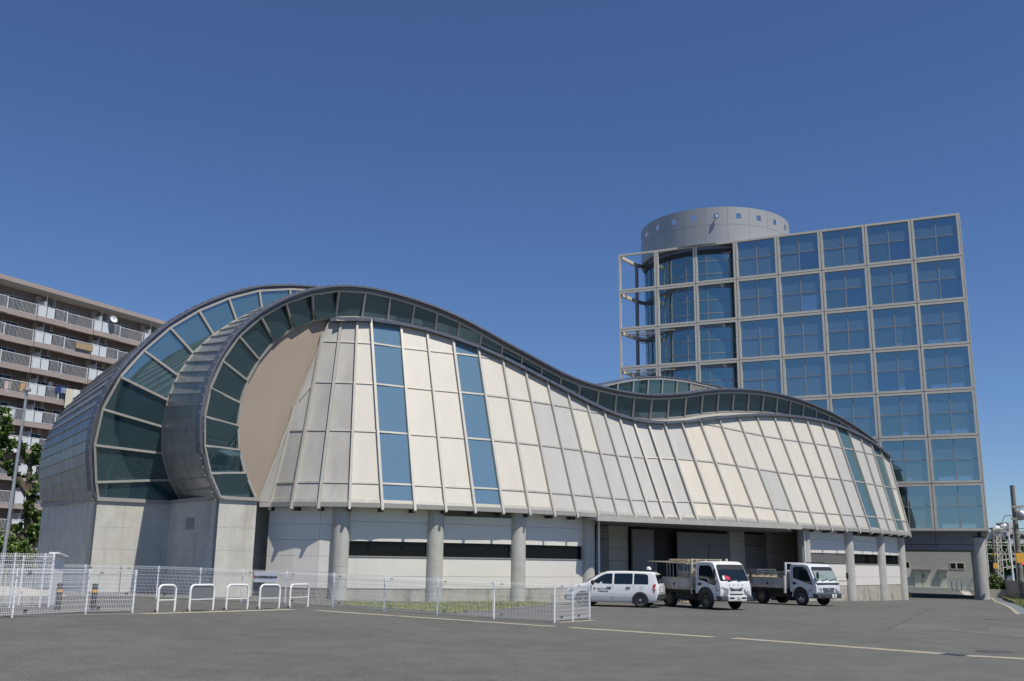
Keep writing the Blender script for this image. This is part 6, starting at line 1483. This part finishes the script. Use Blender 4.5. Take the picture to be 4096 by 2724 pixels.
# ------------------------------------------------------------------ the worker behind the wagon
def person_at(px_top, D, label):
    q = sightD(px_top, D); z0 = gz(q[0], q[1]); k = (q[2]-z0)/1.74; root = thing('person', (q[0], q[1], z0), label, 'person')
    joints = [(0,0,.98),(0,0,1.12),(0,0,1.32),(0,.0,1.46),(0,.01,1.53),(0,.02,1.62),(0,.02,1.70),
              (-.10,0,.92),(-.12,.01,.50),(-.12,-.02,.09),(-.13,.12,.03), (.10,0,.92),(.13,.03,.50),(.14,.0,.09),(.15,.14,.03),
              (-.19,0,1.42),(-.25,.02,1.14),(-.22,.16,.95),(-.21,.22,.88), (.19,0,1.42),(.25,.02,1.14),(.22,.16,.95),(.21,.22,.88)]
    edges = [(0,1),(1,2),(2,3),(3,4),(4,5),(5,6),(0,7),(7,8),(8,9),(9,10),(0,11),(11,12),(12,13),(13,14),(3,15),(15,16),(16,17),(17,18),(3,19),(19,20),(20,21),(21,22)]
    rad = [.15,.145,.16,.10,.055,.085,.075,.10,.07,.05,.045,.10,.07,.05,.045,.07,.05,.036,.03,.07,.05,.036,.03]
    # five fingers each hand
    for base, s in ((18,-1),(22,1)):
        for j, (dx, ln) in enumerate(((-.03,.07),(-.01,.085),(.012,.08),(.03,.065),(-.045*s*-s,.05))):
            b = joints[base]; i = len(joints); th = j == 4
            joints.append((b[0]+(dx if not th else -.04*s), b[1]+(.03 if not th else .01), b[2]-.03)); joints.append((b[0]+dx*1.2 if not th else b[0]-.055*s, b[1]+.045, b[2]-.03-ln*.55)); joints.append((b[0]+dx*1.2 if not th else b[0]-.05*s, b[1]+.03, b[2]-.03-ln)); edges += [(base,i),(i,i+1),(i+1,i+2)]; rad += [.010,.009,.008]
    me = bpy.data.meshes.new('body'); me.from_pydata([tuple(V(*p)*k) for p in joints], edges, []); o = bpy.data.objects.new('body', me); COL.objects.link(o); o.parent = root
    sk = o.modifiers.new('skin', 'SKIN'); 
    if not me.skin_vertices: me.attributes.new if False else None
    bpy.context.view_layer.objects.active = o
    if not me.skin_vertices: bpy.ops.mesh.customdata_skin_add()
    for i, r in enumerate(rad): me.skin_vertices[0].data[i].radius = (r*k, r*k*(.75 if i in (0,1,2) else 1)); 
    me.skin_vertices[0].data[0].use_root = True
    ss = o.modifiers.new('sub', 'SUBSURF'); ss.levels = 1; ss.render_levels = 1
    dg = bpy.context.evaluated_depsgraph_get(); m2 = bpy.data.meshes.new_from_object(o.evaluated_get(dg)); o.modifiers.clear(); o.data = m2; bpy.data.meshes.remove(me)
    skin = mat('skin', (.36,.22,.15), .6); wear = mat('grey blue work clothes', (.16,.19,.24), .9, 0, 9, .1); shoe = mat('work shoes', (.03,.03,.03), .7)
    for mm in (skin, wear, shoe): m2.materials.append(mm)
    for p in m2.polygons:
        z = p.center[2]/k; r = abs(p.center[0])/k; p.material_index = 2 if z < .11 else (0 if z > 1.475 or (z < .93 and r > .17 and p.center[1]/k > .12) else 1); p.use_smooth = True
    hz = 1.64*k
    fc = MB()
    for sx in (-1,1): fc.lathe([(0,-.012),(.012,0),(0,.012)], (sx*.032*k, .10*k, hz), 8)
    loc(fc, 'eyes', mat('eye dark', (.02,.02,.02), .4), root)
    ns = MB(); ns.hexa([(-.014,.095*k,hz-.04),(.014,.095*k,hz-.04),(0,.125*k,hz-.04)], [(-.006,.09*k,hz+.005),(.006,.09*k,hz+.005),(0,.10*k,hz+.005)]); loc(ns, 'nose', skin, root)
    mo = MB(); mo.bar((-.022,.098*k,hz-.068), (.022,.098*k,hz-.068), .01); loc(mo, 'mouth', mat('lips', (.25,.10,.08), .6), root)
    for sx in (-1,1): loc(MB().lathe([(0,-.03),(.014,-.015),(.016,.012),(0,.03)], (sx*.09*k,.02*k,hz-.005), 8), 'ear', skin, root, smooth=True)
    hr = MB(); hr.lathe([(.098,-.05),(.10,0),(.098,.03)], (0,.005*k,hz+.0), 16, a0=math.pi*1.02, a1=math.pi*1.98); loc(hr, 'hair', mat('black hair', (.012,.011,.01), .7), root, smooth=True)
    hm = MB(); hm.lathe([(.135,.015),(.118,.02),(.118,.05),(.105,.095),(.075,.13),(.03,.145),(0,.147)], (0,.02*k,hz+.01), 24); hm.hexa([(-.09,.12,hz+.022),(.09,.12,hz+.022),(.06,.185,hz+.012),(-.06,.185,hz+.012)], [(-.09,.12,hz+.03),(.09,.12,hz+.03),(.06,.185,hz+.02),(-.06,.185,hz+.02)]); loc(hm, 'helmet', mat('white helmet', (.80,.80,.80), .25, coat=.5), root, smooth=True)
    return root
pw_ = person_at((2594, 2272), 47.0, 'worker in a white helmet standing behind the wagon, only the head showing')
pw_.rotation_euler = (0, 0, R(200))
